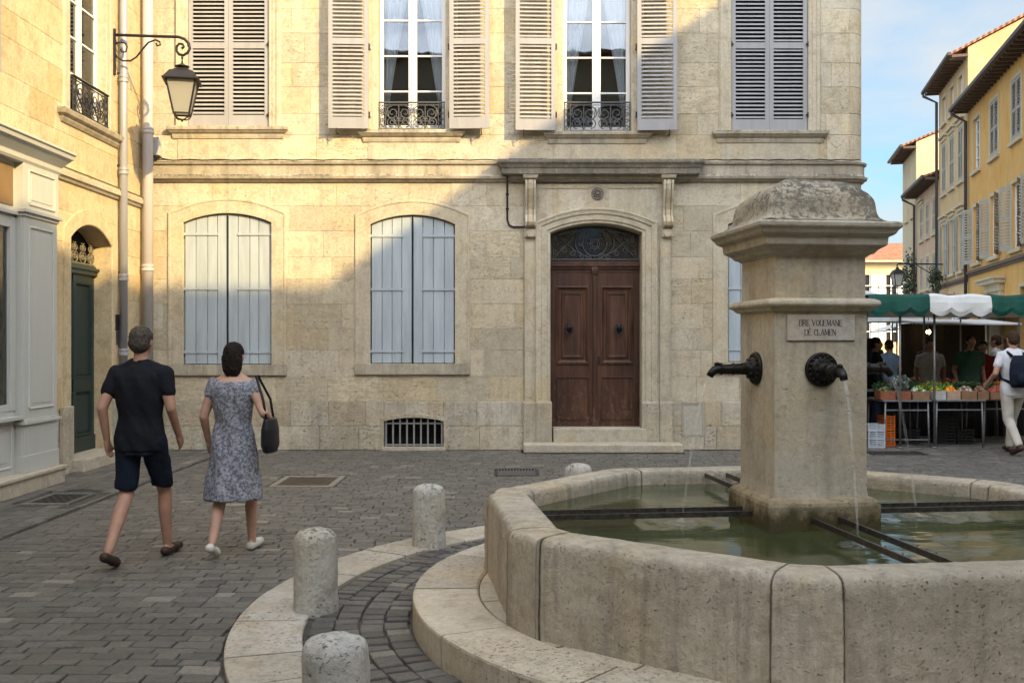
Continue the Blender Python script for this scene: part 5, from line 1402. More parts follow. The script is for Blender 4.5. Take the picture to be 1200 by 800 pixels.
def row(name,label,z0,z1,eave,mat,wins,group,roofrise=.30,over=.55,strings=(4.15,),depth=7,shmat='shut',cols=None,pipe_at=None,ground=None):
    h=thing(name,label,'house',(SX0+SK*z0,z0,0),0,group)
    L=(z1-z0)*sn
    T=lambda u,d,z:(SX0+SK*(z0+u/sn)-(-d)*(1/sn) if False else SX0+SK*(z0+u/sn)+d/sn, z0+u/sn-d*SK/sn, z)
    ops=[(c-w_/2,c+w_/2,a,b) for (c,w_,a,b,sty) in wins]
    m=MB(); m.tr=T; backing(m,0,L,0,eave,ops,0,.22)
    m.add([(0,0,0),(0,depth,0),(0,depth,eave+depth*.5*roofrise*0),(0,0,eave)],[(0,1,2,3)]) 
    m.add([(0,0,0),(0,depth,0),(0,depth,eave),(0,depth/2,eave+depth/2*roofrise),(0,0,eave)],[(0,1,2,3,4)])
    m.add([(L,0,0),(L,depth,0),(L,depth,eave),(L,depth/2,eave+depth/2*roofrise),(L,0,eave)],[(4,3,2,1,0)])
    m.f=m.f[:-3]+m.f[-2:]; m.m=m.m[:-3]+m.m[-2:]
    m.add([(0,depth,0),(L,depth,0),(L,depth,eave),(0,depth,eave)],[(0,3,2,1)])
    m.build('wall',mat,h)
    m=MB(); m.tr=T; e=.18
    def sl(d,z): return (d,z)
    zz=eave-over*roofrise+.05
    prof=[(-over,zz),(depth/2,eave+depth/2*roofrise+.05),(depth+over,zz),(depth+over,zz+.12),(depth/2,eave+depth/2*roofrise+.15),(-over,zz+.09)]
    n=6; vs=[(-.08,d,z) for d,z in prof]+[(L+.08,d,z) for d,z in prof]
    m.add(vs,[tuple(range(n)),tuple(range(2*n-1,n-1,-1))]+[(i,n+i,n+(i+1)%n,(i+1)%n) for i in range(n)])
    m.build('roof',M['tile'],h)
    m=MB(); m.tr=T
    k=int(L/.45)
    for i in range(k+1): u=L*i/max(1,k); m.box(u-.04,u+.04,-over+.03,.0,zz-.10,zz-.0)
    m.build('rafter_tails',M['eave'],h)
    m=MB(); m.tr=T; m.box(-.08,L+.08,-over-.13,-over-.001,zz-.03,zz+.09); m.build('gutter',M['gutter'],h)
    for s_ in strings:
        m=MB(); m.tr=T; m.box(0.002,L-.002,-.12,-.001,s_,s_+.10); m.box(0.002,L-.002,-.07,-.001,s_-.08,s_-.0005); m.build('string_course',M['eave'] if s_<5 else mat,h)
    for (c,w_,a,b,sty) in wins:
        f=MB(); f.tr=T; a0,a1=c-w_/2,c+w_/2
        if sty!='portal':
            f.box(a0+.001,a0+.06,.09,.14,a,b); f.box(a1-.06,a1-.001,.09,.14,a,b); f.box(c-.04,c+.04,.085,.14,a,b); f.box(a0+.06,a1-.06,.091,.139,b-.06,b); f.box(a0+.06,a1-.06,.091,.139,a,a+.07)
            for q in (1,2,3): f.box(a0+.06,a1-.06,.095,.13,a+(b-a)*q/4-.012,a+(b-a)*q/4+.012)
        wn=f.build('window',M['white'] if sty!='portal' else M['eave'],h) if sty!='portal' else None
        p=MB(); p.tr=T; p.box(a0,a1,.125,.13,a,b); p.build('pane',M['glass'],wn) if wn else None
        p=MB(); p.tr=T; p.box(a0-.05,a1+.05,.215,.23,a-.05,b+.05); p.build('dark_room',M['dark'],h)
        p=MB(); p.tr=T; fr=.12
        p.box(a0-fr,a0-.001,-.03,.01,a,b+fr); p.box(a1+.001,a1+fr,-.03,.01,a,b+fr); p.box(a0,a1,-.029,.01,b+.001,b+fr); p.box(a0-fr-.05,a1+fr+.05,-.10,.01,a-.12,a-.001)
        if sty in('ped','pedclosed'): p.box(a0-.2,a1+.2,-.16,.01,b+.28,b+.38); p.box(a0-.1,a1+.1,-.08,.01,b+.1215,b+.279)
        p.build('window_surround',M['cream_r'],h,bevel=.006,seg=1)
        if sty in('closed','pedclosed'):
            for (x,y) in ((a0,c),(c,a1)): louvre(x+.004,y-.004,a+.01,b-.01,-.02,h,rails=((a+b)/2,),mat=shmat,loc_tr=T,n_per=.09)
        if sty in('open','ped'):
            for (x,y,sg) in ((a0-w_/2-.02,a0-.01,1),(a1+.01,a1+w_/2+.02,-1)): louvre(x,y,a+.01,b-.01,-.10,h,rails=((a+b)/2,),mat=shmat,loc_tr=T,n_per=.09)
        if sty=='half':   # one leaf standing out from the wall
            for (x,sg) in ((a0,-1),(a1,1)):
                def T2(X,Y,Z,x=x,sg=sg): a_=math.radians(24); dx=(X-x); return T(x+dx*math.cos(a_)*1.0, -abs(dx)*math.sin(a_)+Y*.3-.02, Z)
                louvre(*( (x-.56,x-.02) if sg<0 else (x+.02,x+.56) ),a+.01,b-.01,0,h,rails=((a+b)/2,),mat=shmat,loc_tr=T2,n_per=.09)
    if pipe_at is not None:
        u=pipe_at; m=MB(); m.tr=T; m.tube([(u,-over-.06,zz),(u,-over-.06,zz-.15),(u,-.12,zz-.45),(u,-.12,.1)],.06,10); m.build('downpipe',M['gutter'],h,smooth=True)
        
    return h,T,L
GR='houses along the market street'
# near orange house
zN=17.0
def U(px,z0): return (SX0/((px-600)/F-SK)-z0)*sn
w=[]
for c in (19.7,22.5,25.3,28.1,30.6,33.45,36.1):
    w.append(((c-zN)*sn,1.15,7.85,9.75,'closed' if c!=36.1 else 'plain'))
    w.append(((c-zN)*sn,1.15,4.5,6.55,'half'))
w.append(((36.1-zN)*sn,1.7,0.0,2.9,'portal')); w.append(((29.0-zN)*sn,2.4,0.0,3.3,'portal'));
h,T,L=row('street_house','orange rendered house with pale louvred shutters nearest on the right',zN,37.55,10.45,M['och'],w,GR,.27,.55,(4.15,),7,pipe_at=(37.4-zN)*sn)
m=MB(); m.tr=T; u0=(33.2-zN)*sn
m.box(u0-1.05,u0-.78,-.12,.0,0,3.3); m.box(u0+.78,u0+1.05,-.12,.0,0,3.3); m.box(u0-1.1,u0+1.1,-.16,.0,3.3005,3.55); m.box(u0-1.25,u0+1.25,-.35,.0,3.551,3.68); m.box(u0-1.32,u0+1.32,-.42,.0,3.681,3.76); m.box(u0-.779,u0+.779,-.06,.0,0,3.3); m.build('door_portal',M['cream_r'],h,bevel=.01)
m=MB(); m.tr=T; u0=(28.2-zN)*sn; m.box(u0-.35,u0+.35,1.2,1.9,11.2,12.4); m.box(u0-.42,u0+.42,1.1,2.0,12.401,12.52); m.box(u0-.15,u0+.15,1.4,1.7,12.521,12.95); m.build('chimney',M['cream_r'],h)
# tall peach house
z2=37.6
w=[]
for c in (38.9,40.6,42.3):
    u=(c-z2)*sn; w+= [(u,.85,10.9,12.0,'plain'),(u,.9,7.9,10.0,'pedclosed'),(u,.9,4.4,6.6,'ped')]
w+=[((39.3-z2)*sn,2.2,0,2.9,'portal'),((42.0-z2)*sn,1.8,0,2.9,'portal')]
h,T,L=row('street_house','taller peach house with a gable end and stone window hoods behind the orange house',z2,43.5,12.75,M['och2'],w,GR,.50,.6,(4.0,),5.2,pipe_at=(43.4-z2)*sn)
z3=43.55
w=[]
for c in (44.6,46.3,48.0): u=(c-z3)*sn; w+=[(u,.8,6.5,8.1,'pedclosed' if c>47 else 'closed'),(u,.8,4.1,5.6,'closed')]
h,T,L=row('street_house','low pink house with a projecting dark eave between two taller houses',z3,49.6,9.0,M['och3'],w,GR,.34,.6,(3.8,),6,pipe_at=(49.5-z3)*sn)
z4=49.65
w=[]
for c in (50.8,52.6): u=(c-z4)*sn; w+=[(u,.8,8.0,9.6,'plain'),(u,.8,4.4,6.2,'closed')]
h,T,L=row('street_house','cream house end with patched wall at the far end of the row',z4,54.2,11.6,M['cream_r'],w,GR,.4,.65,(),6)
# far yellow house across the street end
FH=thing('far_house','pale yellow house with white shutters and a clay tile roof across the far end','house',(29,74,0))
m=MB(); YH=74; wx=[26.2+2.0*i for i in range(-2,6)]
m.tr=lambda u,d,z:(u,YH+d,z)
ops=[(x-.45,x+.45,a,a+1.6) for x in wx for a in (5.0,1.6)]
backing(m,20,38,0,7.7,ops,0,.2); m.tr=None; m.box(20.01,37.99,YH+.3,YH+8,0,7.69); m.build('wall',M['yel'],FH)
m=MB(); m.add([(19.6,YH-.5,7.62),(38.4,YH-.5,7.62),(38.4,YH+4,9.35),(19.6,YH+4,9.35),(19.6,YH+8.5,7.62),(38.4,YH+8.5,7.62)],[(0,1,2,3),(3,2,5,4),(0,3,4),(1,5,2),(0,4,5,1)]); m.build('roof',M['tile'],FH)
m=MB(); m.box(19.6,38.4,YH-.62,YH-.48,7.5,7.64); m.box(20,38,YH-.2,YH+.01,7.35,7.5); m.build('gutter',M['cream_r'],FH)
for x in wx:
    for a in (5.0,1.6):
        m=MB(); m.box(x-.45,x-.38,YH+.05,YH+.1,a,a+1.6); m.box(x+.38,x+.45,YH+.05,YH+.1,a,a+1.6); m.box(x-.04,x+.04,YH+.05,YH+.1,a,a+1.6); m.box(x-.38,x+.38,YH+.051,YH+.099,a+.75,a+.82); wn=m.build('window',M['white'],FH)
        m=MB(); m.box(x-.45,x+.45,YH+.12,YH+.13,a,a+1.6); m.build('pane',M['dark'],wn)
        for s_ in (-1,1): m=MB(); m.box(x+s_*.72-.24,x+s_*.72+.24,YH-.06,YH-.01,a,a+1.6); m.build('shutter',M['white'],FH)
# wall lamps on the row
def walllamp(label,z,hgt,out=1.5,basket=False):
    X=SX0+SK*z; t=thing('bracket_lantern',label,'street lamp',(X,z,hgt),0,None)
    m=MB(); m.tube([(X,z,hgt),(X-out,z,hgt+.02),(X-out-.06,z,hgt-.03),(X-out-.05,z,hgt-.14)],.03,8); m.tube([(X-.02,z,hgt-.6),(X-.2,z,hgt-.55),(X-out*.45,z,hgt-.2),(X-out*.6,z,hgt-.02)],.02,6); m.tube([(X-out*.25+p,z,hgt-.2+q) for p,q in spiral(0,0,.14,.03,0,1.5)],.018,6); m.build('bracket_arm',M['iron'],t)
    lx_=X-out-.05; zt=hgt-.2
    m=MB(); m.stack(lx_,z,[(.26,.26,zt-.22),(.16,.16,zt-.06),(.06,.06,zt),(.03,.03,zt+.08)]); m.build('lantern_roof',M['iron'],t)
    m=MB()
    for sx in (1,-1):
        for sy in (1,-1): m.beam((lx_+sx*.21,z+sy*.21,zt-.22),(lx_+sx*.12,z+sy*.12,zt-.72),.03,.03)
    m.stack(lx_,z,[(.13,.13,zt-.75),(.13,.13,zt-.71)]); m.build('lantern_frame',M['iron'],t)
    m=MB(); m.stack(lx_,z,[(.115,.115,zt-.71),(.20,.20,zt-.225)]); m.build('lantern_glass',M['lglass'],t)
walllamp('black street lantern on a long bracket before the far yellow house',42.6,4.95,1.9)
walllamp('smaller far lantern low on the row beside the yellow house',51.0,4.4,2.2)
# trailing plants
M['leafy']=plain('dark_leaves',(.035,.06,.025),.7,var=.5)
def foliage(name,label,cat,c,r,n,size,mat='leafy',seed=1,kind=None):
    rr=random.Random(seed); m=MB()
    for i in range(n):
        d=Vector((rr.gauss(0,1),rr.gauss(0,1),rr.gauss(0,1))); d=d.normalized()*(rr.random()**.4); p=Vector(c)+Vector((d.x*r[0],d.y*r[1],d.z*r[2]))
        a=Vector((rr.gauss(0,1),rr.gauss(0,1),rr.gauss(0,1))).normalized()*size*(.6+rr.random()*.8); b=a.cross(Vector((rr.gauss(0,1),rr.gauss(0,1),rr.gauss(0,1)))).normalized()*size*.5
        m.add([p-a,p+b,p+a,p-b],[(0,1,2,3)])
    o=m.build(name,M[mat] if isinstance(mat,str) else mat); tag(o,label,cat,kind=kind); return o
foliage('climbing_plant','dark climbing plant on the wall behind the long-armed lantern','plant',(SX0+SK*50-.35,49.8,4.2),(.35,.6,2.2),600,.10,seed=4)
foliage('hanging_plant','small dark hanging plant on the peach house wall above the awning','plant',(SX0+SK*42.0-.6,41.6,4.2),(.3,.3,.5),300,.08,seed=6)

# ------------------------------------------------------------------ market stall
g=G('green_awning_canvas'); M['gcan']=g.fin(g.mix(g.rng(g.noise(5,5,.6),.3,.7),(.005,.048,.036),(.008,.085,.062)),.7); 
g=G('white_awning_canvas'); M['wcan']=g.fin(g.mix(g.rng(g.noise(5,5,.6),.3,.7),(.55,.56,.54),(.68,.68,.66)),.8)
M['pole']=plain('steel_pole',(.20,.20,.20),.45,.6); M['table']=plain('grey_table_steel',(.22,.22,.23),.5,.4)
ST=thing('market_stall','market stall with a scalloped green and white striped awning','market stall',(7.4,16.6,0))
sy=15.35; zf=EYE+36*sy/F; SXa=(1017-600)/F*sy
edges=[SXa,(1088-600)/F*sy,(1160-600)/F*sy,(1232-600)/F*sy,(1304-600)/F*sy]
for i in range(4):
    a,b=edges[i],edges[i+1]; m=MB(); n=24; R=[]
    for q in range(n+1):
        u=q/n; x=a+(b-a)*u; sc=3*PI; sag=.012*math.sin(u*PI*3+i)
        hem=zf+.015-.075*abs(math.sin((x-edges[0])/((edges[1]-edges[0])/3)*PI))-.03
        z=lambda d: 0
        ring=[(x,sy-.07,hem),(x,sy-.085+.012*math.sin(x*9),hem+.07),(x,sy-.07,zf+.12),(x,sy-.045,zf+.21+sag*.5),(x,sy+.0,zf+.245+sag),(x,sy+1.3,zf+.26+sag),(x,sy+2.6,zf+.27)]
        ring=ring+[(p,r_,t-.006) if k>2 else (p,r_+.006,t) for k,(p,r_,t) in reversed(list(enumerate(ring)))]
        R.append([(p,r_+.02*noise.noise(Vector((p*4,r_*3,t*5))),t+.015*noise.noise(Vector((p*3,r_*3+5,t)))) for p,r_,t in ring])
    m.loft(R); o=m.build('canopy_panel',M['wcan'] if i%2 else M['gcan'],ST,smooth=False); o['label']='white awning panel' if i%2 else 'green awning panel'
m=MB()
pp=[(6.02,sy+.1),((1095-600)/F*15.5,sy+.15),(9.2,sy+.1),(5.9,18.0),(7.45,18.0),(9.3,18.0)]
for x,y in pp:
    m=MB(); m.lathe((x,y,0),[(.018,0),(.018,2.30)],10); m.lathe((x,y,0),[(.05,0),(.05,.015),(.02,.02)],12); m.build('pole',M['pole'],ST,smooth=True)
m=MB(); 
for y,z in ((sy+.1,zf+.06),(17.9,zf+.20)): m.beam((SXa+.05,y,z),(9.35,y,z),.035,.035)
for x in (5.9,7.45,9.3): m.beam((x,sy+.08,zf+.05),(x,17.9,zf+.22),.03,.03)
m.build('crossbar',M['pole'],ST)
# side curtain
m=MB(); n=16
m.loft([[(SXa+.02+.02*math.sin(i*2.1),sy+.1+2.4*i/n,zf+.1),(SXa+.0+.03*math.sin(i*2.1),sy+.1+2.4*i/n,zf-.18+.04*math.sin(i*1.3)),(SXa+.03+.03*math.sin(i*2.1),sy+.1+2.4*i/n,zf-.18+.04*math.sin(i*1.3)),(SXa+.05+.02*math.sin(i*2.1),sy+.1+2.4*i/n,zf+.1)] for i in range(n+1)]); m.build('side_flap',M['gcan'],ST)
# tables
def table(label,x0,x1,y0,y1,zt=.74,spl=.06,low=True):
    t=thing('folding_table',label,'table',((x0+x1)/2,(y0+y1)/2,0),0,'folding tables of the stall')
    m=MB(); m.box(x0,x1,y0,y1,zt-.03,zt); m.build('tabletop',M['table'],t,bevel=.004,seg=1)
    for (x,s_) in ((x0+.05,-1),(x1-.05,1)):
        for y in (y0+.03,y1-.05): m=MB(); m.tube([(x,y,zt-.03),(x+s_*spl*.0+s_*.02,y,.0)],.014,8); m.build('leg',M['table'],t,smooth=True)
    m=MB(); 
    for y in (y0+.03,): m.beam((x0+.05,y,zt-.16),(x1-.05,y,zt-.16),.02,.02); 
    if low: m.beam((x0+.05,y0+.03,.12),(x1-.05,y0+.03,.12),.02,.02)
    m.build('stretcher',M['table'],t)
def mx(px,y=15.6): return (px-600)/F*y
table('folding table under the potted herbs with a low cross bar',mx(1032),mx(1089),15.50,16.3)
table('folding table under the cartons of yellow and orange fruit',mx(1092),mx(1152),15.50,16.3,.745,.03,False)
table('folding table partly behind the man with the backpack',mx(1155),mx(1235),15.7,16.4,.745,.03,False)
table('long back table of the stall',mx(1030),mx(1215),16.45,16.85,.85,.02,False)
card=plain('brown_cardboard',(.26,.15,.08),.85); wcard=plain('white_carton',(.42,.42,.40),.8); pinkc=plain('pale_pink_carton',(.42,.29,.21),.8); terra=plain('terracotta',(.28,.10,.05),.8); redc=plain('red_plastic',(.30,.03,.03),.4); orp=plain('orange_plastic',(.62,.14,.02),.4); whp=plain('white_plastic',(.48,.52,.56),.4); blk=plain('black_plastic',(.02,.02,.02),.5)
fruit={}
def heap(label,cat,x0,x1,y0,y1,z,mats,r,n,seed,hg=.10):
    rr=random.Random(seed); m=MB()
    for i in range(n):
        u,v=rr.random(),rr.random(); x=x0+(x1-x0)*u; y=y0+(y1-y0)*v; hh=hg*(1-((u-.5)*2)**2)*(1-((v-.5)*2)**2)
        m.cur=rr.randrange(len(mats)); q=r*(.8+rr.random()*.4); m.ball((x,y,z+hh*rr.random()**.3+q*.3),q,q,q*.9,8,6)
    o=m.build(cat.replace(' ','_')+'_heap',mats,smooth=True); tag(o,label,cat,kind='stuff'); return o
def crate(label,cat,x0,x1,y0,y1,z,h,mat,group,slats=0):
    m=MB(); t_=.012
    m.box(x0,x1,y0,y1,z,z+t_)
    if slats:
        for k in range(slats):
            a=z+t_+(h-t_)*k/slats; b=z+t_+(h-t_)*(k+.62)/slats
            m.box(x0,x1,y0,y0+t_,a,b); m.box(x0,x1,y1-t_,y1,a,b); m.box(x0,x0+t_,y0+t_+.0005,y1-t_-.0005,a,b); m.box(x1-t_,x1,y0+t_+.0005,y1-t_-.0005,a,b)
        for x in (x0-.001,(x0+x1)/2-.01,x1-.019):
            m.box(x,x+.02,y0-.003,y0+.0,z,z+h)
    else:
        m.box(x0,x1,y0,y0+t_,z+t_,z+h); m.box(x0,x1,y1-t_,y1,z+t_,z+h*1.0); m.box(x0,x0+t_,y0+t_+.0005,y1-t_-.0005,z+t_,z+h); m.box(x1-t_,x1,y0+t_+.0005,y1-t_-.0005,z+t_,z+h)
    o=m.build(cat.split()[-1] if False else ('carton' if not slats else 'crate'),mat); tag(o,label,cat,group); return o
yo=plain('yellow_fruit',(.72,.42,.03),.5); og=plain('orange_fruit',(.75,.22,.02),.5); gn=plain('green_fruit',(.16,.28,.05),.6); pu=plain('onion_skin',(.28,.12,.09),.6); tan=plain('brown_produce',(.26,.17,.09),.7); wh=plain('white_produce',(.55,.52,.45),.6); rdf=plain('red_fruit',(.40,.05,.03),.4); dkg=plain('dark_green_leaf',(.04,.09,.03),.6); sil=plain('silver_leaf',(.22,.27,.24),.7)
zt=.745
CGs='cartons of produce on the stall'
prod=[(1031,1049,'terracotta box with dark herbs at the left end of the table',terra,[dkg,tan],'herb'),
(1051,1067,'terracotta box with silvery leaves under the falling jet',terra,None,'herb'),
(1069,1089,'brown box with green and white vegetables left of the white carton',card,[gn,wh],'vegetable'),
(1092,1108,'white carton full of yellow fruit',wcard,[yo,yo,gn],'yellow fruit'),
(1109,1125,'pale pink carton full of oranges',pinkc,[og,og,yo],'orange'),
(1126,1144,'brown carton of brown and white roots',card,[pu,tan,wh],'root vegetable'),
(1145,1158,'brown carton of onions right of the roots',card,[pu,tan],'onion'),
(1160,1180,'brown carton of reddish fruit beside the backpacker',card,[rdf,pu],'red fruit')]
for k,(a,b,l,mt,ms,c) in enumerate(prod):
    x0,x1=mx(a,15.55),mx(b,15.55); crate(l,'carton',x0+.004,x1-.004,15.52,15.80,zt+.001,.13,mt,CGs)
    if ms: heap('heap of '+{'herb':'dark herbs in the left terracotta box','vegetable':'green and white vegetables in the brown box','yellow fruit':'yellow fruit in the white carton','orange':'oranges in the pale pink carton','root vegetable':'brown roots beside the oranges','onion':'onions in the small brown carton','red fruit':'reddish fruit next to the backpacker'}[c],c,x0+.02,x1-.02,15.54,15.78,zt+.09,ms,.024,90,k)
    else: foliage('silver_herb','bushy silvery herb standing in the terracotta box','plant',((x0+x1)/2,15.66,zt+.25),(.13,.13,.13),500,.03,sil,3)
    foliage('leafy_greens',['dark leafy herbs spilling from the left box','silvery leaves around the herb pot','green leaves at the back of the brown box','green stalks behind the yellow fruit','green stalks behind the oranges','leaves behind the brown roots','leaves behind the onions','leaves behind the reddish fruit'][k],'greens',((x0+x1)/2,15.84,zt+.17),(.14,.06,.10),260,.028,[dkg,sil,dkg,gn,gn,dkg,dkg,dkg][k],k+20,kind='stuff')
for k,(a,b,ms,l,c) in enumerate([(1040,1075,[dkg,gn],'green vegetables along the back table, left','vegetable'),(1076,1112,[yo,og,gn],'mixed citrus piled along the back table','citrus'),(1112,1150,[pu,gn,tan],'brown and green produce along the back table','vegetable'),(1150,1195,[og,rdf,og],'orange and red fruit along the back table, right','fruit')]):
    heap(l,c,mx(a,16.6),mx(b,16.6),16.48,16.82,.86,ms,.03,150,k+40,.10)
# under the tables
for i in range(3): crate(['white slatted crate at the bottom of the stack beside the stall','white slatted crate in the middle of the stack','white slatted crate on top of the stack'][i],'crate',mx(1016,15.5),mx(1036,15.5),15.45,15.75,.001+.125*i,.12,whp,'white crates stacked beside the stall',4)
for i in range(2): crate(['orange plastic crate standing under the first table','orange plastic crate on top of another one under the first table'][i],'crate',mx(1038.5,15.7),mx(1049,15.7),15.7,16.1,.001+.245*i,.24,orp,'orange crates under the table',6)
for i,(a,b,z) in enumerate([(1054,1078,.001),(1098,1120,.001),(1122,1142,.001),(1100,1124,.262)]): crate(['black plastic crate under the first table','black plastic crate under the fruit cartons, lower left','black plastic crate under the fruit cartons, lower right','black plastic crate stacked above the lower left one'][i],'crate',mx(a,16),mx(b,16),16.0,16.35,z,.26,blk,'black crates under the tables',5)
m=MB(); n=60; m.loft([[(mx(1030,16.9)+(9.2-mx(1030,16.9))*i/n,16.87+.02*math.sin(i*1.9),z) for z in (.05,.84)]+[(mx(1030,16.9)+(9.2-mx(1030,16.9))*i/n,16.875+.02*math.sin(i*1.9),z) for z in (.84,.05)] for i in range(n+1)]); o=m.build('shade_skirt',M['dark']); tag(o,'dark cloth added for the shade below the back table of the stall','cloth')  # near-black cloth added to stand in for the shade under the tables
# second stall behind, dark
S2=thing('market_stall','second market stall farther up the street with a plain dark awning','market stall',(7.6,19.8,0))
m=MB(); m.loft([[(6.4,18.7,2.25),(9.6,18.7,2.25),(9.6,21.3,2.62),(6.4,21.3,2.62)],[(6.4,18.7,2.28),(9.6,18.7,2.28),(9.6,21.3,2.66),(6.4,21.3,2.66)]]); m.box(6.4,9.6,18.69,18.70,2.10,2.255); m.build('canopy_panel',plain('brown_canvas',(.10,.08,.06),.8),S2)
for x,y in ((6.45,18.75),(9.55,18.75),(6.45,21.2),(9.55,21.2)): m=MB(); m.lathe((x,y,0),[(.018,0),(.018,2.3)],8); m.build('pole',M['pole'],S2)
m=MB(); m.loft([[(6.5+1.35*i/20,21.2+.03*math.sin(i*1.7),z) for z in (.0,1.72)]+[(6.5+1.35*i/20,21.23+.03*math.sin(i*1.7),z) for z in (1.72,.0)] for i in range(21)]); m.build('shade_backdrop',plain('shade_olive_canvas',(.045,.045,.035),.9),S2)  # dark sheet added so the view through the stall looks shaded
m=MB(); m.box(6.6,9.3,19.0,19.8,.75,.80); m.build('counter',M['table'],S2)
m=MB(); m.box(6.6,9.3,19.0,19.02,.0,.749); m.build('counter_skirt',M['navy'],S2)
heap('dark produce heaped on the second stall','vegetable',6.7,9.2,19.05,19.75,.80,[dkg,pu,tan,rdf],.04,260,77,.12)
# white parasols in the distance
def parasol(label,x,y,r=1.5,z=2.5):
    t=thing('white_parasol',label,'parasol',(x,y,0),0,'white parasols up the street')
    m=MB(); n=8; m.loft([[(x+q*math.cos(2*PI*j/n+.3),y+q*math.sin(2*PI*j/n+.3),zz) for j in range(n)] for q,zz in ((r,z-.18),(r,z),(r*.5,z+.27),(.04,z+.5))]); m.build('canopy',M['wcan'],t)
    m=MB(); m.lathe((x,y,0),[(.025,0),(.025,z+.48)],10); m.build('pole',M['pole'],t)
parasol('white square parasol behind the dark stallholder',9.4,26.5); parasol('white parasol farther back near the street end',12.6,33.0,1.8,2.6); parasol('white parasol at the left edge of the street',11.4,29.5,1.5,2.4)
# lit lamps and awning of the shop on the right
M['lit']=bpy.data.materials.new('warm_lit_bulb'); M['lit'].use_nodes=True; bb=M['lit'].node_tree.nodes['Principled BSDF']; bb.inputs['Emission Color'].default_value=(1,.72,.35,1); bb.inputs['Emission Strength'].default_value=5; bb.inputs['Base Color'].default_value=(1,.8,.5,1)
for x,y,z,l in ((mx(1088,22),22,EYE+10*22/F+.02,'warm lit bulb under the awning beside the middle pole'),(mx(1118,22.5),22.5,EYE+15*22.5/F,'warm lit bulb hanging near the stone pier')):
    t=thing('pendant_lamp',l,'lamp',(x,y,z),0,'lit bulbs under the awnings'); m=MB(); m.ball((x,y,z),.05,.05,.055,14,10); m.build('bulb',M['lit'],t,smooth=True); m=MB(); m.lathe((x,y,z+.07),[(.10,0),(.05,.06),(.02,.10),(.008,.11),(.008,.75)],12); m.build('lamp_holder',M['black'],t)
AW=thing('shop_awning','cream shop awning sloping down from the orange house into the street','awning',(14,31,2.5))
def aw(y0,y1,zo,zw,out):
    f=lambda y,o,z:(SX0+SK*y-o,y+o*SK,z)
    return [(f(y0,.02,zw)),(f(y1,.02,zw)),(f(y1,out,zo)),(f(y0,out,zo))]
m=MB(); q=aw(29.5,34.5,2.02,3.0,2.7); m.loft([q,[(x,y,z+.03) for x,y,z in q]]); m.build('canvas',M['wcan'],AW)
m=MB(); q=aw(29.5,34.5,1.98,2.6,2.7); m.beam(q[0],q[3],.04,.04); m.beam(q[1],q[2],.04,.04); m.beam(q[2],q[3],.05,.05); m.build('folding_arm',M['pole'],AW)
AW=thing('shop_awning','second cream awning on the peach house beyond the first one','awning',(16,39,2.5))
m=MB(); q=aw(37.8,43,2.1,3.0,2.8); m.loft([q,[(x,y,z+.03) for x,y,z in q]]); m.build('canvas',M['wcan'],AW)
m=MB(); q=aw(37.8,43,2.06,2.6,2.8); m.beam(q[0],q[3],.04,.04); m.beam(q[2],q[3],.05,.05); m.build('folding_arm',M['pole'],AW)
S3=thing('market_stall','stall added as a dark backdrop at the right under the cream awning','market stall',(9.4,21,0))
m=MB(); m.loft([[(8.75+1.9*i/20,22.4+.03*math.sin(i*1.7),z) for z in (.0,2.05)]+[(8.75+1.9*i/20,22.43+.03*math.sin(i*1.7),z) for z in (2.05,.0)] for i in range(21)]); m.build('shade_backdrop',plain('shade_brown_canvas',(.035,.028,.024),.9),S3)  # added sheet, coloured dark to stand in for an unlit interior
m=MB(); m.loft([[(8.7,20.9,2.0),(10.7,20.9,2.0),(10.7,22.5,2.12),(8.7,22.5,2.12)],[(8.7,20.9,2.03),(10.7,20.9,2.03),(10.7,22.5,2.15),(8.7,22.5,2.15)]]); m.build('canopy_panel',M['wcan'],S3)
for x,y in ((8.75,20.95),(10.65,20.95)): m=MB(); m.lathe((x,y,0),[(.018,0),(.018,2.0)],8); m.build('pole',M['pole'],S3)

# ------------------------------------------------------------------ camera, sun and sky
cam=bpy.data.cameras.new('camera'); cam.sensor_width=36; cam.lens=36*F/1200; cam.clip_end=1000; cam.clip_start=.05
co=bpy.data.objects.new('camera',cam); COL.objects.link(co); co.location=(0,0,EYE); co.rotation_euler=(PI/2,0,0); scene.camera=co
sd=Vector((-1,1,-.72)).normalized()
sl_=bpy.data.lights.new('sun','SUN'); sl_.energy=2.6; sl_.angle=math.radians(.5); sl_.color=(1,.73,.34)
so=bpy.data.objects.new('sun',sl_); COL.objects.link(so); so.rotation_euler=sd.to_track_quat('-Z','Y').to_euler(); so.location=(10,-10,20)
W=bpy.data.worlds.new('World'); scene.world=W; W.use_nodes=True; nt=W.node_tree; bg=nt.nodes['Background']
sk=nt.nodes.new('ShaderNodeTexSky'); sk.sky_type='NISHITA'; sk.sun_disc=False; sk.sun_elevation=math.asin(-sd.z); sk.sun_rotation=math.radians(135); sk.air_density=1.0; sk.dust_density=2.2; sk.ozone_density=1.0
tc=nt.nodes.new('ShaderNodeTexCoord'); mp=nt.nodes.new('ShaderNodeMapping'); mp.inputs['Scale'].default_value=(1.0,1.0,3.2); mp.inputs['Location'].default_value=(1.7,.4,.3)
nz=nt.nodes.new('ShaderNodeTexNoise'); nz.inputs['Scale'].default_value=2.2; nz.inputs['Detail'].default_value=8; nz.inputs['Roughness'].default_value=.55; nz.inputs['Distortion'].default_value=.4
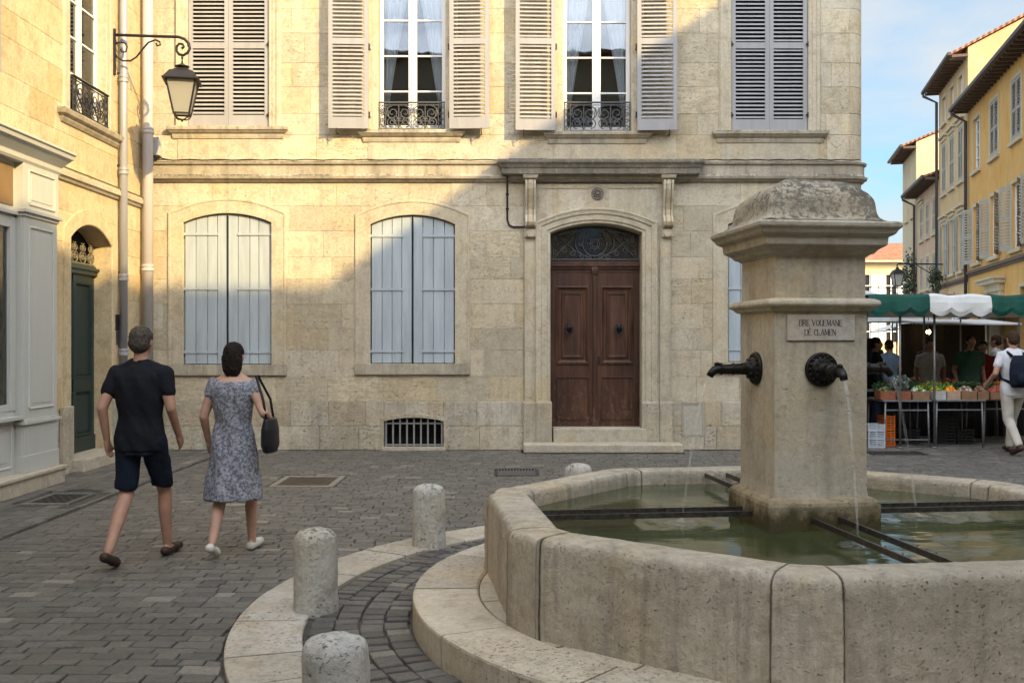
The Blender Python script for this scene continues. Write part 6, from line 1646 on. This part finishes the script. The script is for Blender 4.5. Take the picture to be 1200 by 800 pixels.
nt.links.new(tc.outputs['Generated'],mp.inputs[0]); nt.links.new(mp.outputs[0],nz.inputs[0])
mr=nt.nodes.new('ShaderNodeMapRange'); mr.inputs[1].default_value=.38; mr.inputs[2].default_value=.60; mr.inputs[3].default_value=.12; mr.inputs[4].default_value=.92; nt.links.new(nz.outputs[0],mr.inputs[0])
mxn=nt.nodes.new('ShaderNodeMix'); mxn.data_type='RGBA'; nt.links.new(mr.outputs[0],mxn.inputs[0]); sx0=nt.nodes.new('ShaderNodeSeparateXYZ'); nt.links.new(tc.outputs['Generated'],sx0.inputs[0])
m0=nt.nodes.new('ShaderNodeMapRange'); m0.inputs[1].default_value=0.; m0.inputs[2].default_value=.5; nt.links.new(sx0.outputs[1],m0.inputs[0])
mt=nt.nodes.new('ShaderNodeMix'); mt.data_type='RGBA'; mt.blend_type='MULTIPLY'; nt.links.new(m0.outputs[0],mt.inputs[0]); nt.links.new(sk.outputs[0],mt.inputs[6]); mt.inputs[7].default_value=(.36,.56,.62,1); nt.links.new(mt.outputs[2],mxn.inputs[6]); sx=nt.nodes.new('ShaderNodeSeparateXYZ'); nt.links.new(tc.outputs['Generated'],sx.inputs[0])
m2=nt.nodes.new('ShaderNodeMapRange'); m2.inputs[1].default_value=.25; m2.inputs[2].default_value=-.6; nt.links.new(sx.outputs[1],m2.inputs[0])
m3=nt.nodes.new('ShaderNodeMix'); m3.data_type='RGBA'; nt.links.new(m2.outputs[0],m3.inputs[0]); m3.inputs[6].default_value=(1.75,1.85,1.95,1); m3.inputs[7].default_value=(11.6,12.3,13.2,1); nt.links.new(m3.outputs[2],mxn.inputs[7])  # clouds behind the camera made much brighter to add fill in the shade
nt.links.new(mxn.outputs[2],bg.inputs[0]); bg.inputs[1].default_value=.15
vs_=scene.view_settings; vs_.view_transform='Standard'; vs_.look='None'; vs_.exposure=1.60; vs_.gamma=1; vs_.use_curve_mapping=False
scene.cycles.max_bounces=8; scene.cycles.transparent_max_bounces=12; scene.cycles.diffuse_bounces=5
